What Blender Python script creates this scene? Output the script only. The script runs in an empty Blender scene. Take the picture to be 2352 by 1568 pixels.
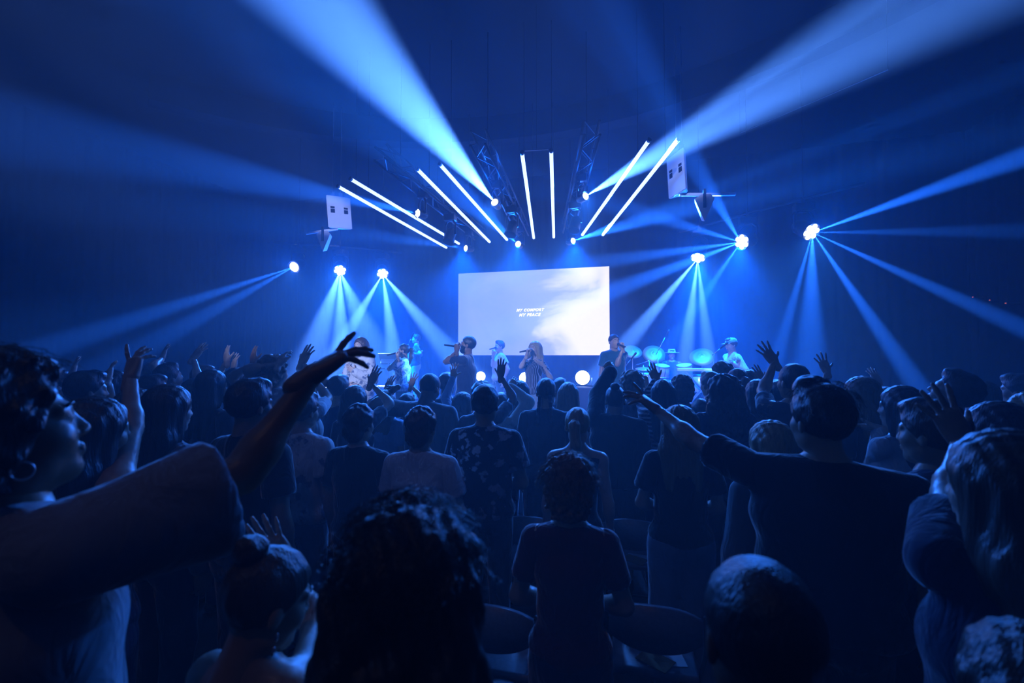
import bpy, bmesh, math, random
import numpy as np
from mathutils import Vector, Matrix, Quaternion
random.seed(7)
scene = bpy.context.scene
COL = scene.collection
# ------------------------------------------------------------------ camera
F_PX = 1045.0                     # focal length in pixels of the 2352x1568 frame
CAM_POS = Vector((0.0, 0.0, 1.95))
YAW = math.radians(15.0)          # turned to the left of the stage axis (+Y)
PITCH = math.radians(1.75)
cam_data = bpy.data.cameras.new('camera')
cam_data.sensor_width = 36.0
cam_data.lens = F_PX / 2352.0 * 36.0
cam_data.clip_start = 0.05
cam_data.clip_end = 100
cam_data.dof.use_dof = True
cam_data.dof.focus_distance = 7.0
cam_data.dof.aperture_fstop = 2.4
cam = bpy.data.objects.new('camera', cam_data)
COL.objects.link(cam)
cam.location = CAM_POS
cam.rotation_euler = (math.pi / 2 + PITCH, 0, YAW)
scene.camera = cam
CAM_R = cam.rotation_euler.to_matrix()

def P(px, py, d):
    """world point seen at a pixel of the 2352x1568 frame, d metres along the view axis"""
    v = Vector(((px - 1176.0) / F_PX * d, -(py - 784.0) / F_PX * d, -d))
    return CAM_POS + CAM_R @ v

# ------------------------------------------------------------------ world, view
world = bpy.data.worlds.new('World')
scene.world = world
world.use_nodes = True
world.node_tree.nodes['Background'].inputs[0].default_value = (0.004, 0.012, 0.05, 1)
world.node_tree.nodes['Background'].inputs[1].default_value = 0.0
HAZE_DENSITY = 0.034              # theatrical haze filling the closed hall
_v = world.node_tree.nodes.new('ShaderNodeVolumeScatter')
_v.inputs['Color'].default_value = (0.55, 0.80, 1.0, 1)
_v.inputs['Density'].default_value = HAZE_DENSITY
_v.inputs['Anisotropy'].default_value = 0.25
world.node_tree.links.new(_v.outputs[0], world.node_tree.nodes['World Output'].inputs['Volume'])
scene.view_settings.view_transform = 'Standard'
scene.view_settings.look = 'None'
scene.view_settings.exposure = 0.0
scene.view_settings.gamma = 1.0
scene.view_settings.use_curve_mapping = False
cy = scene.cycles
cy.max_bounces = 3
cy.diffuse_bounces = 1
cy.glossy_bounces = 1
cy.transmission_bounces = 2
cy.transparent_max_bounces = 6
cy.volume_bounces = 0
cy.sample_clamp_direct = 0
cy.sample_clamp_indirect = 3
cy.caustics_reflective = False
cy.caustics_refractive = False
cy.use_adaptive_sampling = True
cy.adaptive_threshold = 0.05
cy.adaptive_min_samples = 12
cy.use_denoising = True
cy.denoising_use_gpu = False if hasattr(cy, 'denoising_use_gpu') else False

# ------------------------------------------------------------------ stage lights (beams through the haze)
BLUE = (0.020, 0.165, 1.0)
PALE = (0.12, 0.31, 1.0)
DEEP = (0.0, 0.10, 1.0)
def spot(name, src, dst, watt, deg, blend=0.5, color=BLUE, size=0.05):
    l = bpy.data.lights.new(name, 'SPOT')
    l.energy = watt; l.color = color
    l.spot_size = math.radians(deg); l.spot_blend = blend
    l.shadow_soft_size = size
    o = bpy.data.objects.new(name, l); COL.objects.link(o)
    o.location = src
    o.rotation_euler = (Vector(dst) - Vector(src)).to_track_quat('-Z', 'Y').to_euler()
    return o
def point(name, loc, watt, color=BLUE, size=0.1):
    l = bpy.data.lights.new(name, 'POINT')
    l.energy = watt; l.color = color; l.shadow_soft_size = size
    o = bpy.data.objects.new(name, l); COL.objects.link(o); o.location = loc
    return o


# every moving head: where it hangs and the beams it throws (target pixel, target depth, watts, cone degrees)
HC = 2.2                          # height of the side heads above the camera
def side(px, py):
    return P(px, py, HC * F_PX / (816.0 - py))
G = 54.0                           # overall beam level
HAZE_FILL = 3.0                        # added lamps imitating light scattered on through the haze
RIM_FILL = 7.0                       # level of the added lamps that rim the audience
WASH_FILL = 5600.0                     # added blue lamps filling the haze over the stage
FRONT = 5000.0                    # pale front light on the band
HOUSE_W = 17.0                   # dim warm house light behind the camera
HEADS = [
 # key, place, watts of the added haze and rim lamps, beams
 ('L1', side(686, 609), 60, [((0, 835), 7.5, 700, 6), ((330, 800), 7.0, 350, 5)]),
 ('L2', side(781, 613), 160, [((690, 900), 9.0, 700, 15), ((785, 900), 9.0, 1300, 10), ((900, 900), 9.0, 500, 15)]),
 ('L3', side(878, 621), 160, [((740, 860), 9.5, 1300, 9), ((912, 860), 9.5, 1500, 8), ((1060, 840), 10.0, 1300, 10)]),
 ('R1', side(1846, 525), 80, [((2352, 350), 6.0, 1300, 7), ((2352, 525), 6.5, 300, 6), ((2352, 755), 6.0, 900, 5),
                          ((2110, 900), 6.5, 900, 6), ((1850, 900), 7.0, 350, 12), ((1770, 830), 7.5, 500, 6)]),
 ('R2', side(1718, 552), 100, [((1430, 660), 8.5, 1000, 8), ((1180, 630), 8.5, 800, 7), ((1180, 400), 8.0, 400, 9),
                          ((1640, 430), 7.5, 400, 8), ((1540, 800), 8.5, 600, 8)]),
 ('R3', side(1607, 577), 160, [((1400, 830), 9.5, 1500, 10), ((1570, 860), 9.0, 1300, 9), ((1636, 860), 9.6, 1300, 9)]),
 ('T1', P(970, 492, 8.6), 70, [((0, 290), 5.0, 480, 10)]),
 ('T2', P(1078, 571, 10.2), 70, [((700, 520), 8.0, 250, 8)]),
 ('T3', P(1141, 470, 8.2), 130, [((640, -110), 4.0, 2500, 13)]),
 ('T4', P(1193, 563, 10.2), 130, [((1120, 500), 8.5, 400, 9)]),
 ('T5', P(1337, 455, 8.2), 130, [((2010, 62), 4.6, 1900, 12.5)]),
 ('T6', P(1310, 555, 10.2), 130, [((1540, 480), 8.0, 900, 10)]),
]
HEAD_AIM = {}
HEAD_SC = {k: (1.0 if k[0] != 'T' else 0.55) for k, p_, w_, b_ in HEADS}
for key, src, wash, beams in HEADS:
    aim = Vector((0, 0, 0))
    for (tp, td, watt, deg) in beams:
        v = (P(tp[0], tp[1], td) - src).normalized()
        aim += v * watt
    aim.normalize()
    aim = (aim + (CAM_POS - src).normalized() * (0.55 if key[0] != 'T' else 0.12)).normalized()
    HEAD_AIM[key] = aim
    bright = key in ('T3', 'T5', 'L2', 'L3', 'R3')
    for (tp, td, watt, deg) in beams:
        v = (P(tp[0], tp[1], td) - src).normalized()
        spot('beam_light', src + aim * (0.218 * HEAD_SC[key]) + v * 0.012, src + v * 5, watt * G * (.85 if bright else 1.15), deg * 1.2, 0.85, color=PALE if bright else BLUE, size=0.006)
    if wash:      # added lamps: one brightens the haze, one rims the audience
        spot('added_haze_light', src + aim * 0.25, src + aim * 0.25 + Vector((0, -.3, .55)) + aim * .6, (wash if key[0] != 'T' else wash * .5) * HAZE_FILL, 165, 1.0, color=(0.0, 0.115, 1.0), size=0.08)
        spot('added_rim_light', src + aim * 0.25, Vector(({'L': -3.6, 'T': -1.4, 'R': 1.2}[key[0]], 4.5, 1.0)), wash * RIM_FILL, 46, 1.0, color=(0.03, 0.20, 1.0), size=0.08)

# added blue wash at some heads to fill the stage haze, and pale front light on the band
for key, src, wash, beams in HEADS:
    k_ = {'T2': .5, 'T4': .35, 'T6': .5, 'L3': 1.0, 'R3': 1.0, 'L2': .6, 'R2': .5}.get(key)
    if k_:
        s_ = src + HEAD_AIM[key] * (.26 * HEAD_SC[key]) + Vector((0, 0, -.03))
        spot('added_wash_light', s_, s_ + Vector((0, .25 if key[0] != 'T' else -.1, -1)), WASH_FILL * k_, 104, .9, color=DEEP, size=.05)
FOH = Vector((-1.6, -3.6, 4.9))
for i, (px, py, d, k) in enumerate(((835, 850, 6.8, .8), (925, 850, 7.9, 1), (1071, 850, 6.5, .8), (1143, 840, 10.2, 1.2), (1230, 850, 7.3, 1), (1412, 840, 8.1, 1), (1545, 850, 10.6, 1.6), (1680, 840, 8.9, .9),
                                    (769, 505, 10.0, 2.0), (1590, 415, 7.6, 1.2))):  # last two are added spots that brighten the flown loudspeakers
    spot('front_light', FOH + Vector((-2.2 + .45 * i, 0, 0 if i < 8 else .6)), P(px, py, d), FRONT * k, 9 if i < 8 else 4.5, .7, color=(.30, .46, 1.0), size=.08)
# ------------------------------------------------------------------ modelling kit: smooth solids meshed with surface nets
def rot_euler(rx, ry, rz):
    return np.array(Matrix.Rotation(rz, 3, 'Z') @ Matrix.Rotation(ry, 3, 'Y') @ Matrix.Rotation(rx, 3, 'X'))
class Solid:
    """smooth union of round cones and ellipsoids, with optional carving"""
    def __init__(self):
        self.prims = []; self.cuts = []; self.noise = None
    def cone(self, a, b, ra, rb, k=0.03, op='add'):
        self.prims.append(('c', np.array(a, float), np.array(b, float), ra, rb, k, op)); return self
    def ell(self, c, r, k=0.03, rot=None, op='add'):
        self.prims.append(('e', np.array(c, float), np.array(r, float), rot, None, k, op)); return self
    def chain(self, pts, rs, k=0.02):
        for i in range(len(pts) - 1): self.cone(pts[i], pts[i + 1], rs[i], rs[i + 1], k)
        return self
    def cut(self, p, n, k=0.004):
        """remove what lies on the side n points to"""
        n = np.array(n, float); self.cuts.append((np.array(p, float), n / np.linalg.norm(n), k)); return self
    def bounds(self):
        lo = np.full(3, 1e9); hi = np.full(3, -1e9)
        for t, a, b, r1, r2, k, op in self.prims:
            if op != 'add': continue
            if t == 'c':
                r = max(r1, r2)
                lo = np.minimum(lo, np.minimum(a, b) - r); hi = np.maximum(hi, np.maximum(a, b) + r)
            else:
                m = b.max() if r1 is not None else b
                lo = np.minimum(lo, a - m); hi = np.maximum(hi, a + m)
        return lo, hi
    def mesh(self, h):
        lo, hi = self.bounds(); pad = 2.5 * h + (0.03 if self.noise else 0)
        lo = lo - pad; hi = hi + pad
        n = np.maximum(np.ceil((hi - lo) / h).astype(int) + 1, 4)
        ax = [lo[i] + h * np.arange(n[i]) for i in range(3)]
        D = np.full(n, 0.5, np.float32)
        for t, a, b, r1, r2, k, op in self.prims:
            if t == 'c':
                r = max(r1, r2); plo = np.minimum(a, b) - r; phi = np.maximum(a, b) + r
            else:
                m = b.max() if r1 is not None else b
                plo = a - m; phi = a + m
            e = k + 3 * h
            i0 = np.maximum(np.floor((plo - e - lo) / h).astype(int), 0); i1 = np.minimum(np.ceil((phi + e - lo) / h).astype(int) + 1, n)
            if np.any(i1 <= i0): continue
            X = ax[0][i0[0]:i1[0]][:, None, None]; Y = ax[1][i0[1]:i1[1]][None, :, None]; Z = ax[2][i0[2]:i1[2]][None, None, :]
            if t == 'c':
                ba = b - a; L2 = float(ba @ ba) + 1e-12
                tt = np.clip(((X - a[0]) * ba[0] + (Y - a[1]) * ba[1] + (Z - a[2]) * ba[2]) / L2, 0, 1)
                d = np.sqrt((X - a[0] - tt * ba[0]) ** 2 + (Y - a[1] - tt * ba[1]) ** 2 + (Z - a[2] - tt * ba[2]) ** 2) - (r1 + tt * (r2 - r1))
            else:
                x, y, z = X - a[0], Y - a[1], Z - a[2]
                if r1 is not None:
                    R = r1
                    x, y, z = R[0,0]*x + R[1,0]*y + R[2,0]*z, R[0,1]*x + R[1,1]*y + R[2,1]*z, R[0,2]*x + R[1,2]*y + R[2,2]*z
                k0 = np.sqrt((x / b[0]) ** 2 + (y / b[1]) ** 2 + (z / b[2]) ** 2)
                k1 = np.sqrt((x / b[0] ** 2) ** 2 + (y / b[1] ** 2) ** 2 + (z / b[2] ** 2) ** 2) + 1e-9
                d = k0 * (k0 - 1) / k1
            S = D[i0[0]:i1[0], i0[1]:i1[1], i0[2]:i1[2]]
            if op == 'add':
                hh = np.clip(0.5 + 0.5 * (S - d) / k, 0, 1)
                S[:] = S + (d - S) * hh - k * hh * (1 - hh)
            else:
                d = -d
                hh = np.clip(0.5 - 0.5 * (S - d) / k, 0, 1)
                S[:] = S + (d - S) * hh + k * hh * (1 - hh)
        X, Y, Z = ax[0][:, None, None], ax[1][None, :, None], ax[2][None, None, :]
        if self.noise: D = D + self.noise(X, Y, Z)
        for p, nn, k in self.cuts:
            d = (X - p[0]) * nn[0] + (Y - p[1]) * nn[1] + (Z - p[2]) * nn[2]
            D = np.maximum(D, d)
        return nets(D, lo, h)
def nets(D, lo, h):
    S = D < 0
    c = [S[i:S.shape[0]-1+i, j:S.shape[1]-1+j, k:S.shape[2]-1+k] for i in (0,1) for j in (0,1) for k in (0,1)]
    cnt = sum(x.astype(np.int8) for x in c)
    idx = np.argwhere((cnt > 0) & (cnt < 8))
    if len(idx) == 0: return np.zeros((0, 3)), np.zeros((0, 4), int)
    ids = np.full(cnt.shape, -1, np.int64); ids[tuple(idx.T)] = np.arange(len(idx))
    acc = np.zeros((len(idx), 3)); num = np.zeros(len(idx))
    off = [(i, j, k) for i in (0,1) for j in (0,1) for k in (0,1)]
    val = {o: D[idx[:,0]+o[0], idx[:,1]+o[1], idx[:,2]+o[2]] for o in off}
    for o in off:
        for a in range(3):
            if o[a]: continue
            q = list(o); q[a] = 1; q = tuple(q)
            v0, v1 = val[o], val[q]; m = (v0 < 0) != (v1 < 0)
            t = np.where(m, v0 / np.where(m, v0 - v1, 1), 0)
            for x in range(3):
                acc[:, x] += np.where(m, o[x] + (t if x == a else 0), 0)
            num += m
    V = (idx + acc / num[:, None]) * h + lo
    Q = []
    for a in range(3):
        b, c2 = (a + 1) % 3, (a + 2) % 3
        s0 = [slice(None)] * 3; s1 = [slice(None)] * 3
        s0[a] = slice(0, -1); s1[a] = slice(1, None)
        A, B = S[tuple(s0)], S[tuple(s1)]
        e = np.argwhere(A != B)
        e = e[(e[:, b] > 0) & (e[:, c2] > 0) & (e[:, b] < S.shape[b] - 1) & (e[:, c2] < S.shape[c2] - 1)]
        if not len(e): continue
        flip = A[tuple(e.T)]
        def cell(db, dc):
            f = e.copy(); f[:, b] -= db; f[:, c2] -= dc
            return ids[tuple(f.T)]
        q = np.stack([cell(1, 1), cell(0, 1), cell(0, 0), cell(1, 0)], 1)
        q[~flip] = q[~flip][:, ::-1]
        Q.append(q)
    return V, np.concatenate(Q)
def join(parts):
    Vs, Qs, n = [], [], 0
    for V, Q in parts:
        Vs.append(V); Qs.append(Q + n); n += len(V)
    return np.concatenate(Vs), np.concatenate(Qs)
def xf(VQ, M, mirror=False):
    V, Q = VQ; M = np.array(M)
    V = V @ M[:3, :3].T + M[:3, 3]
    return V, (Q[:, ::-1] if mirror else Q)
def mesh_from(name, VQ, smooth=True):
    V, Q = VQ
    me = bpy.data.meshes.new(name)
    k = Q.shape[1]
    me.vertices.add(len(V)); me.vertices.foreach_set('co', np.ascontiguousarray(V, np.float32).ravel())
    me.loops.add(Q.size); me.loops.foreach_set('vertex_index', np.ascontiguousarray(Q, np.int32).ravel())
    me.polygons.add(len(Q)); me.polygons.foreach_set('loop_start', np.arange(0, Q.size, k, dtype=np.int32))
    me.polygons.foreach_set('use_smooth', np.full(len(Q), smooth))
    me.update(calc_edges=True)
    return me
def obj(name, me, m=None, parent=None, loc=None):
    o = bpy.data.objects.new(name, me); COL.objects.link(o)
    if m is not None and len(me.materials) == 0: me.materials.append(m)
    elif m is not None and me.materials[0] is not m:
        o.material_slots[0].link = 'OBJECT'; o.material_slots[0].material = m
    if parent is not None: o.parent = parent
    if loc is not None: o.location = loc
    return o
def empty(name, loc=(0, 0, 0), rz=0.0):
    o = bpy.data.objects.new(name, None); COL.objects.link(o)
    o.location = loc; o.rotation_euler = (0, 0, rz); o.empty_display_size = 0.1
    return o
def tag(o, label, cat, group=None, kind=None):
    if label: o['label'] = label
    if cat: o['category'] = cat
    if group: o['group'] = group
    if kind: o['kind'] = kind
    return o
def bm_obj(name, bm, m, parent=None, smooth=False):
    me = bpy.data.meshes.new(name); bm.normal_update(); bm.to_mesh(me); bm.free()
    if smooth:
        for p in me.polygons: p.use_smooth = True
    return obj(name, me, m, parent)
def add_box(bm, lo, hi, M=None, bevel=0.0):
    r = bmesh.ops.create_cube(bm, size=1)['verts']
    lo, hi = Vector(lo), Vector(hi)
    for v in r:
        v.co = Vector(((v.co.x + .5) * (hi.x - lo.x) + lo.x, (v.co.y + .5) * (hi.y - lo.y) + lo.y, (v.co.z + .5) * (hi.z - lo.z) + lo.z))
    if bevel:
        es = list({e for v in r for e in v.link_edges})
        r = bmesh.ops.bevel(bm, geom=es, offset=bevel, segments=2, affect='EDGES', profile=0.6)['verts']
        r = list({v for v in r})
        # bevel returns only new verts; gather the island
        seen = set(r); st = list(r)
        while st:
            v = st.pop()
            for e in v.link_edges:
                w = e.other_vert(v)
                if w not in seen: seen.add(w); st.append(w)
        r = list(seen)
    if M is not None:
        for v in r: v.co = M @ v.co
    return r
def add_tube(bm, pts, r, n=8, caps=True):
    """tube of radius r (a number or a list) through pts"""
    pts = [Vector(p) for p in pts]; rings = []
    rr = r if isinstance(r, (list, tuple)) else [r] * len(pts)
    ref = None
    for i, p in enumerate(pts):
        t = ((pts[min(i + 1, len(pts) - 1)] - pts[max(i - 1, 0)])).normalized()
        if ref is None:
            ref = t.orthogonal().normalized()
        else:
            ref = (ref - t * ref.dot(t)).normalized()
        b = t.cross(ref)
        rings.append([bm.verts.new(p + (ref * math.cos(2 * math.pi * k / n) + b * math.sin(2 * math.pi * k / n)) * rr[i]) for k in range(n)])
    for i in range(len(rings) - 1):
        for k in range(n):
            bm.faces.new((rings[i][k], rings[i][(k + 1) % n], rings[i + 1][(k + 1) % n], rings[i + 1][k]))
    if caps:
        bm.faces.new(rings[0][::-1]); bm.faces.new(rings[-1])
    return [v for ring in rings for v in ring]
def add_lathe(bm, prof, n=20, M=None):
    """prof: list of (radius, z) turned about Z"""
    rings = []
    for r, z in prof:
        if r < 1e-5: rings.append([bm.verts.new((0, 0, z))])
        else: rings.append([bm.verts.new((r * math.cos(2 * math.pi * k / n), r * math.sin(2 * math.pi * k / n), z)) for k in range(n)])
    for A, B in zip(rings[:-1], rings[1:]):
        for k in range(n):
            a0, a1 = A[k % len(A)], A[(k + 1) % len(A)]; b0, b1 = B[k % len(B)], B[(k + 1) % len(B)]
            f = []
            for v in (a0, a1, b1, b0):
                if v not in f: f.append(v)
            if len(f) > 2: bm.faces.new(f)
    vs = [v for r in rings for v in r]
    if M is not None:
        for v in vs: v.co = M @ v.co
    return vs
# ------------------------------------------------------------------ materials
MAT = {}
def new_mat(name):
    m = bpy.data.materials.new(name); m.use_nodes = True; MAT[name] = m
    return m, m.node_tree, m.node_tree.nodes['Principled BSDF']
def plain(name, color, rough=0.7, metal=0.0, spec=0.3, scale=0, bump=0.0, var=0.25, emit=None, estr=0.0):
    """principled material with procedural mottling and fine relief"""
    m, nt, b = new_mat(name)
    b.inputs['Roughness'].default_value = rough; b.inputs['Metallic'].default_value = metal
    b.inputs['Specular IOR Level'].default_value = spec
    b.inputs['Base Color'].default_value = (*color, 1)
    if scale:
        tc = nt.nodes.new('ShaderNodeTexCoord'); n = nt.nodes.new('ShaderNodeTexNoise')
        n.inputs['Scale'].default_value = scale; n.inputs['Detail'].default_value = 3
        nt.links.new(tc.outputs['Object'], n.inputs['Vector'])
        mx = nt.nodes.new('ShaderNodeMix'); mx.data_type = 'RGBA'
        mx.inputs[6].default_value = (*[c * (1 - var) for c in color], 1); mx.inputs[7].default_value = (*[min(1, c * (1 + var)) for c in color], 1)
        nt.links.new(n.outputs['Fac'], mx.inputs[0]); nt.links.new(mx.outputs[2], b.inputs['Base Color'])
        if bump:
            bp = nt.nodes.new('ShaderNodeBump'); bp.inputs['Strength'].default_value = bump; bp.inputs['Distance'].default_value = 0.02
            nt.links.new(n.outputs['Fac'], bp.inputs['Height']); nt.links.new(bp.outputs[0], b.inputs['Normal'])
    if emit:
        b.inputs['Emission Color'].default_value = (*emit, 1); b.inputs['Emission Strength'].default_value = estr
    return m
def cloth(name, color, pattern=None, color2=None, scale=8.0):
    """woven cloth with soft creases, plain or patterned"""
    m, nt, b = new_mat(name); N = nt.nodes.new; K = nt.links.new
    b.inputs['Roughness'].default_value = 0.85; b.inputs['Specular IOR Level'].default_value = 0.15
    b.inputs['Sheen Weight'].default_value = 0.9; b.inputs['Sheen Roughness'].default_value = 0.35
    tc = N('ShaderNodeTexCoord'); mp = N('ShaderNodeMapping'); mp.inputs['Scale'].default_value = (1, 1, 0.45)
    K(tc.outputs['Object'], mp.inputs['Vector'])
    n = N('ShaderNodeTexNoise'); n.inputs['Scale'].default_value = 11; n.inputs['Detail'].default_value = 3; n.inputs['Distortion'].default_value = 1.2
    K(mp.outputs[0], n.inputs['Vector'])
    bp = N('ShaderNodeBump'); bp.inputs['Strength'].default_value = 0.55; bp.inputs['Distance'].default_value = 0.03
    K(n.outputs['Fac'], bp.inputs['Height']); K(bp.outputs[0], b.inputs['Normal'])
    b.inputs['Base Color'].default_value = (*color, 1)
    if pattern:
        mx = N('ShaderNodeMix'); mx.data_type = 'RGBA'; mx.inputs[6].default_value = (*color, 1); mx.inputs[7].default_value = (*color2, 1)
        rp = N('ShaderNodeValToRGB'); rp.color_ramp.interpolation = 'LINEAR'
        if pattern == 'floral':
            t = N('ShaderNodeTexVoronoi'); t.inputs['Scale'].default_value = scale; t.inputs['Randomness'].default_value = 1; out = t.outputs['Distance']
            n2 = N('ShaderNodeTexNoise'); n2.inputs['Scale'].default_value = scale * 1.6; n2.inputs['Detail'].default_value = 4
            K(tc.outputs['Object'], n2.inputs['Vector'])
            mxv = N('ShaderNodeMix'); mxv.data_type = 'VECTOR'; mxv.inputs[0].default_value = .12
            K(tc.outputs['Object'], mxv.inputs[4]); K(n2.outputs['Color'], mxv.inputs[5]); K(mxv.outputs[1], t.inputs['Vector'])
            rp.color_ramp.elements[0].position = .30; rp.color_ramp.elements[0].color = (1, 1, 1, 1)
            rp.color_ramp.elements[1].position = .42; rp.color_ramp.elements[1].color = (0, 0, 0, 1)
        elif pattern == 'dye':
            t = N('ShaderNodeTexNoise'); t.inputs['Scale'].default_value = scale; t.inputs['Detail'].default_value = 4; t.inputs['Distortion'].default_value = 2; out = t.outputs['Fac']
            K(tc.outputs['Object'], t.inputs['Vector'])
            rp.color_ramp.elements[0].position = .45; rp.color_ramp.elements[1].position = .55
        else:
            t = N('ShaderNodeTexWave'); t.inputs['Scale'].default_value = scale; t.wave_type = 'BANDS'
            t.bands_direction = 'Z' if pattern == 'stripe' else 'X'; out = t.outputs['Fac']
            K(tc.outputs['Object'], t.inputs['Vector'])
            rp.color_ramp.elements[0].position = .55 if pattern == 'stripe' else .86; rp.color_ramp.elements[1].position = .62 if pattern == 'stripe' else .93
        K(out, rp.inputs['Fac']); K(rp.outputs['Color'], mx.inputs[0]); K(mx.outputs[2], b.inputs['Base Color'])
    return m
def hairmat(name, color, rough=0.42):
    m, nt, b = new_mat(name); N = nt.nodes.new; K = nt.links.new
    b.inputs['Roughness'].default_value = rough; b.inputs['Specular IOR Level'].default_value = 0.75
    tc = N('ShaderNodeTexCoord'); mp = N('ShaderNodeMapping'); mp.inputs['Scale'].default_value = (1, 1, 0.12)
    K(tc.outputs['Object'], mp.inputs['Vector'])
    n = N('ShaderNodeTexNoise'); n.inputs['Scale'].default_value = 170; n.inputs['Detail'].default_value = 2
    K(mp.outputs[0], n.inputs['Vector'])
    mx = N('ShaderNodeMix'); mx.data_type = 'RGBA'; mx.inputs[6].default_value = (*[c * .55 for c in color], 1); mx.inputs[7].default_value = (*[min(1, c * 1.35) for c in color], 1)
    K(n.outputs['Fac'], mx.inputs[0]); K(mx.outputs[2], b.inputs['Base Color'])
    bp = N('ShaderNodeBump'); bp.inputs['Strength'].default_value = 0.6; bp.inputs['Distance'].default_value = 0.006
    K(n.outputs['Fac'], bp.inputs['Height']); K(bp.outputs[0], b.inputs['Normal'])
    return m
for n_, c_ in dict(skin_pale=(.58, .40, .31), skin_tan=(.46, .29, .20), skin_brown=(.26, .14, .085), skin_dark=(.12, .062, .038)).items():
    plain(n_, c_, rough=.40, spec=.55, scale=40, bump=.08, var=.10)
for n_, c_ in dict(hair_black=(.012, .011, .011), hair_dark=(.028, .018, .012), hair_brown=(.075, .042, .022), hair_light=(.23, .14, .07), hair_blond=(.46, .33, .17), hair_grey=(.30, .30, .31)).items():
    hairmat(n_, c_)
for n_, c_ in dict(cloth_black=(.014, .014, .017), cloth_navy=(.022, .03, .065), cloth_grey=(.16, .165, .18), cloth_white=(.62, .62, .64), cloth_pale=(.30, .30, .32), cloth_cream=(.55, .50, .42), cloth_slate=(.065, .075, .10),
                   cloth_teal=(.03, .115, .14), cloth_olive=(.075, .075, .045), cloth_wine=(.10, .02, .03), cloth_rust=(.20, .075, .03), cloth_sky=(.25, .36, .52), denim=(.05, .075, .14), denim_light=(.20, .27, .38),
                   denim_dark=(.02, .028, .05), khaki=(.30, .24, .15), trousers_white=(.66, .65, .64), trousers_black=(.013, .013, .015)).items():
    cloth(n_, c_)
cloth('cloth_floral', (.012, .014, .022), 'floral', (.38, .40, .45), 13)
cloth('cloth_blossom', (.62, .60, .60), 'floral', (.16, .18, .26), 12)
cloth('cloth_tiedye', (.70, .70, .72), 'dye', (.10, .20, .40), 7)
cloth('cloth_striped', (.03, .035, .06), 'stripe', (.58, .58, .60), 9)
cloth('cloth_pinstripe', (.015, .017, .03), 'pin', (.45, .47, .55), 14)
cloth('cloth_plaid', (.05, .05, .08), 'pin', (.25, .27, .33), 9)
plain('shoe_black', (.02, .02, .022), .5)
plain('black_metal', (.018, .018, .02), .42, .0, .5, 30, .05)
plain('steel', (.42, .43, .45), .32, .9, .5)
plain('truss_metal', (.035, .037, .042), .4, .6, .5)
plain('white_paint', (.80, .80, .82), .5, 0, .4, 12, .02, .05)
plain('dark_slot', (.01, .01, .012), .7)
plain('chair_vinyl', (.20, .21, .25), .34, 0, .5, 60, .05)
plain('chair_metal', (.02, .02, .023), .35, .3, .5)
plain('kraft_paper', (.36, .20, .11), .85, 0, .2, 60, .05, .12)
plain('white_card', (.72, .73, .75), .7, 0, .3, 30, .02, .04)
plain('brass', (.40, .31, .16), .60, .8, .5)
plain('drum_shell', (.45, .45, .48), .25, .2, .6)
plain('drum_skin', (.78, .78, .78), .6)
plain('wood_body', (.20, .10, .045), .35, 0, .5, 9, .03)
plain('wood_neck', (.42, .28, .15), .4, 0, .5, 14, .03)
plain('glass_phone', (.01, .01, .012), .1, 0, .6, emit=(.55, .72, 1.0), estr=2.2)
plain('eye_white', (.62, .60, .58), .25); plain('eye_dark', (.02, .015, .012), .2); plain('lip', (.30, .13, .11), .5)
plain('bracelet_metal', (.7, .7, .72), .25, .9)
plain('lens_glow', (.8, .85, 1), .4, emit=(.62, .78, 1.0), estr=9.0)
plain('lens_small', (.8, .85, 1), .4, emit=(.62, .78, 1.0), estr=9.0)
plain('flood_glow', (.8, .85, 1), .4, emit=(.62, .80, 1.0), estr=14.0)
plain('bar_glow', (.9, .92, 1), .4, emit=(.30, .45, 1.0), estr=3.4)
plain('red_led', (.3, .02, .02), .4, emit=(1.0, .22, .12), estr=.5)
plain('warm_lamp', (.8, .7, .6), .4, emit=(1.0, .72, .48), estr=2.0)
plain('wall_dark', (.008, .008, .010), .85, 0, .2, 3, .04)
plain('ceiling_dark', (.016, .018, .024), .9, 0, .15, 2, .05)
plain('drape_black', (.008, .0085, .012), .95, 0, .02, 30, .05)
plain('floor_carpet', (.035, .037, .045), .9, 0, .2, 120, .1)
plain('stage_floor', (.12, .125, .14), .28, 0, .5, 8, .01)
plain('riser_carpet', (.05, .052, .06), .8, 0, .3, 90, .08)
for n_ in ('lens_glow', 'lens_small', 'flood_glow', 'red_led', 'warm_lamp', 'glass_phone'):
    MAT[n_].cycles.emission_sampling = 'NONE'      # too small to light the hall; their lamps do that
# the slide on the screen: pale painted clouds, lighter to the right
m, nt, b = new_mat('slide'); N = nt.nodes.new; K = nt.links.new
tc = N('ShaderNodeTexCoord'); nz = N('ShaderNodeTexNoise'); nz.inputs['Scale'].default_value = 1.5; nz.inputs['Detail'].default_value = 5; nz.inputs['Roughness'].default_value = .55; nz.inputs['Distortion'].default_value = .6
K(tc.outputs['Generated'], nz.inputs['Vector'])
sx = N('ShaderNodeSeparateXYZ'); K(tc.outputs['Generated'], sx.inputs[0])
ma = N('ShaderNodeMath'); ma.operation = 'MULTIPLY_ADD'; ma.inputs[1].default_value = .62; K(sx.outputs['X'], ma.inputs[0]); K(nz.outputs['Fac'], ma.inputs[2])
rp = N('ShaderNodeValToRGB'); e = rp.color_ramp.elements
e[0].position = .55; e[0].color = (.24, .35, .86, 1); e[1].position = 1.0; e[1].color = (.95, .96, 1.0, 1)
e2 = rp.color_ramp.elements.new(.84); e2.color = (.36, .46, .92, 1); e3 = rp.color_ramp.elements.new(.95); e3.color = (.82, .86, 1.0, 1)
K(ma.outputs[0], rp.inputs['Fac'])
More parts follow.
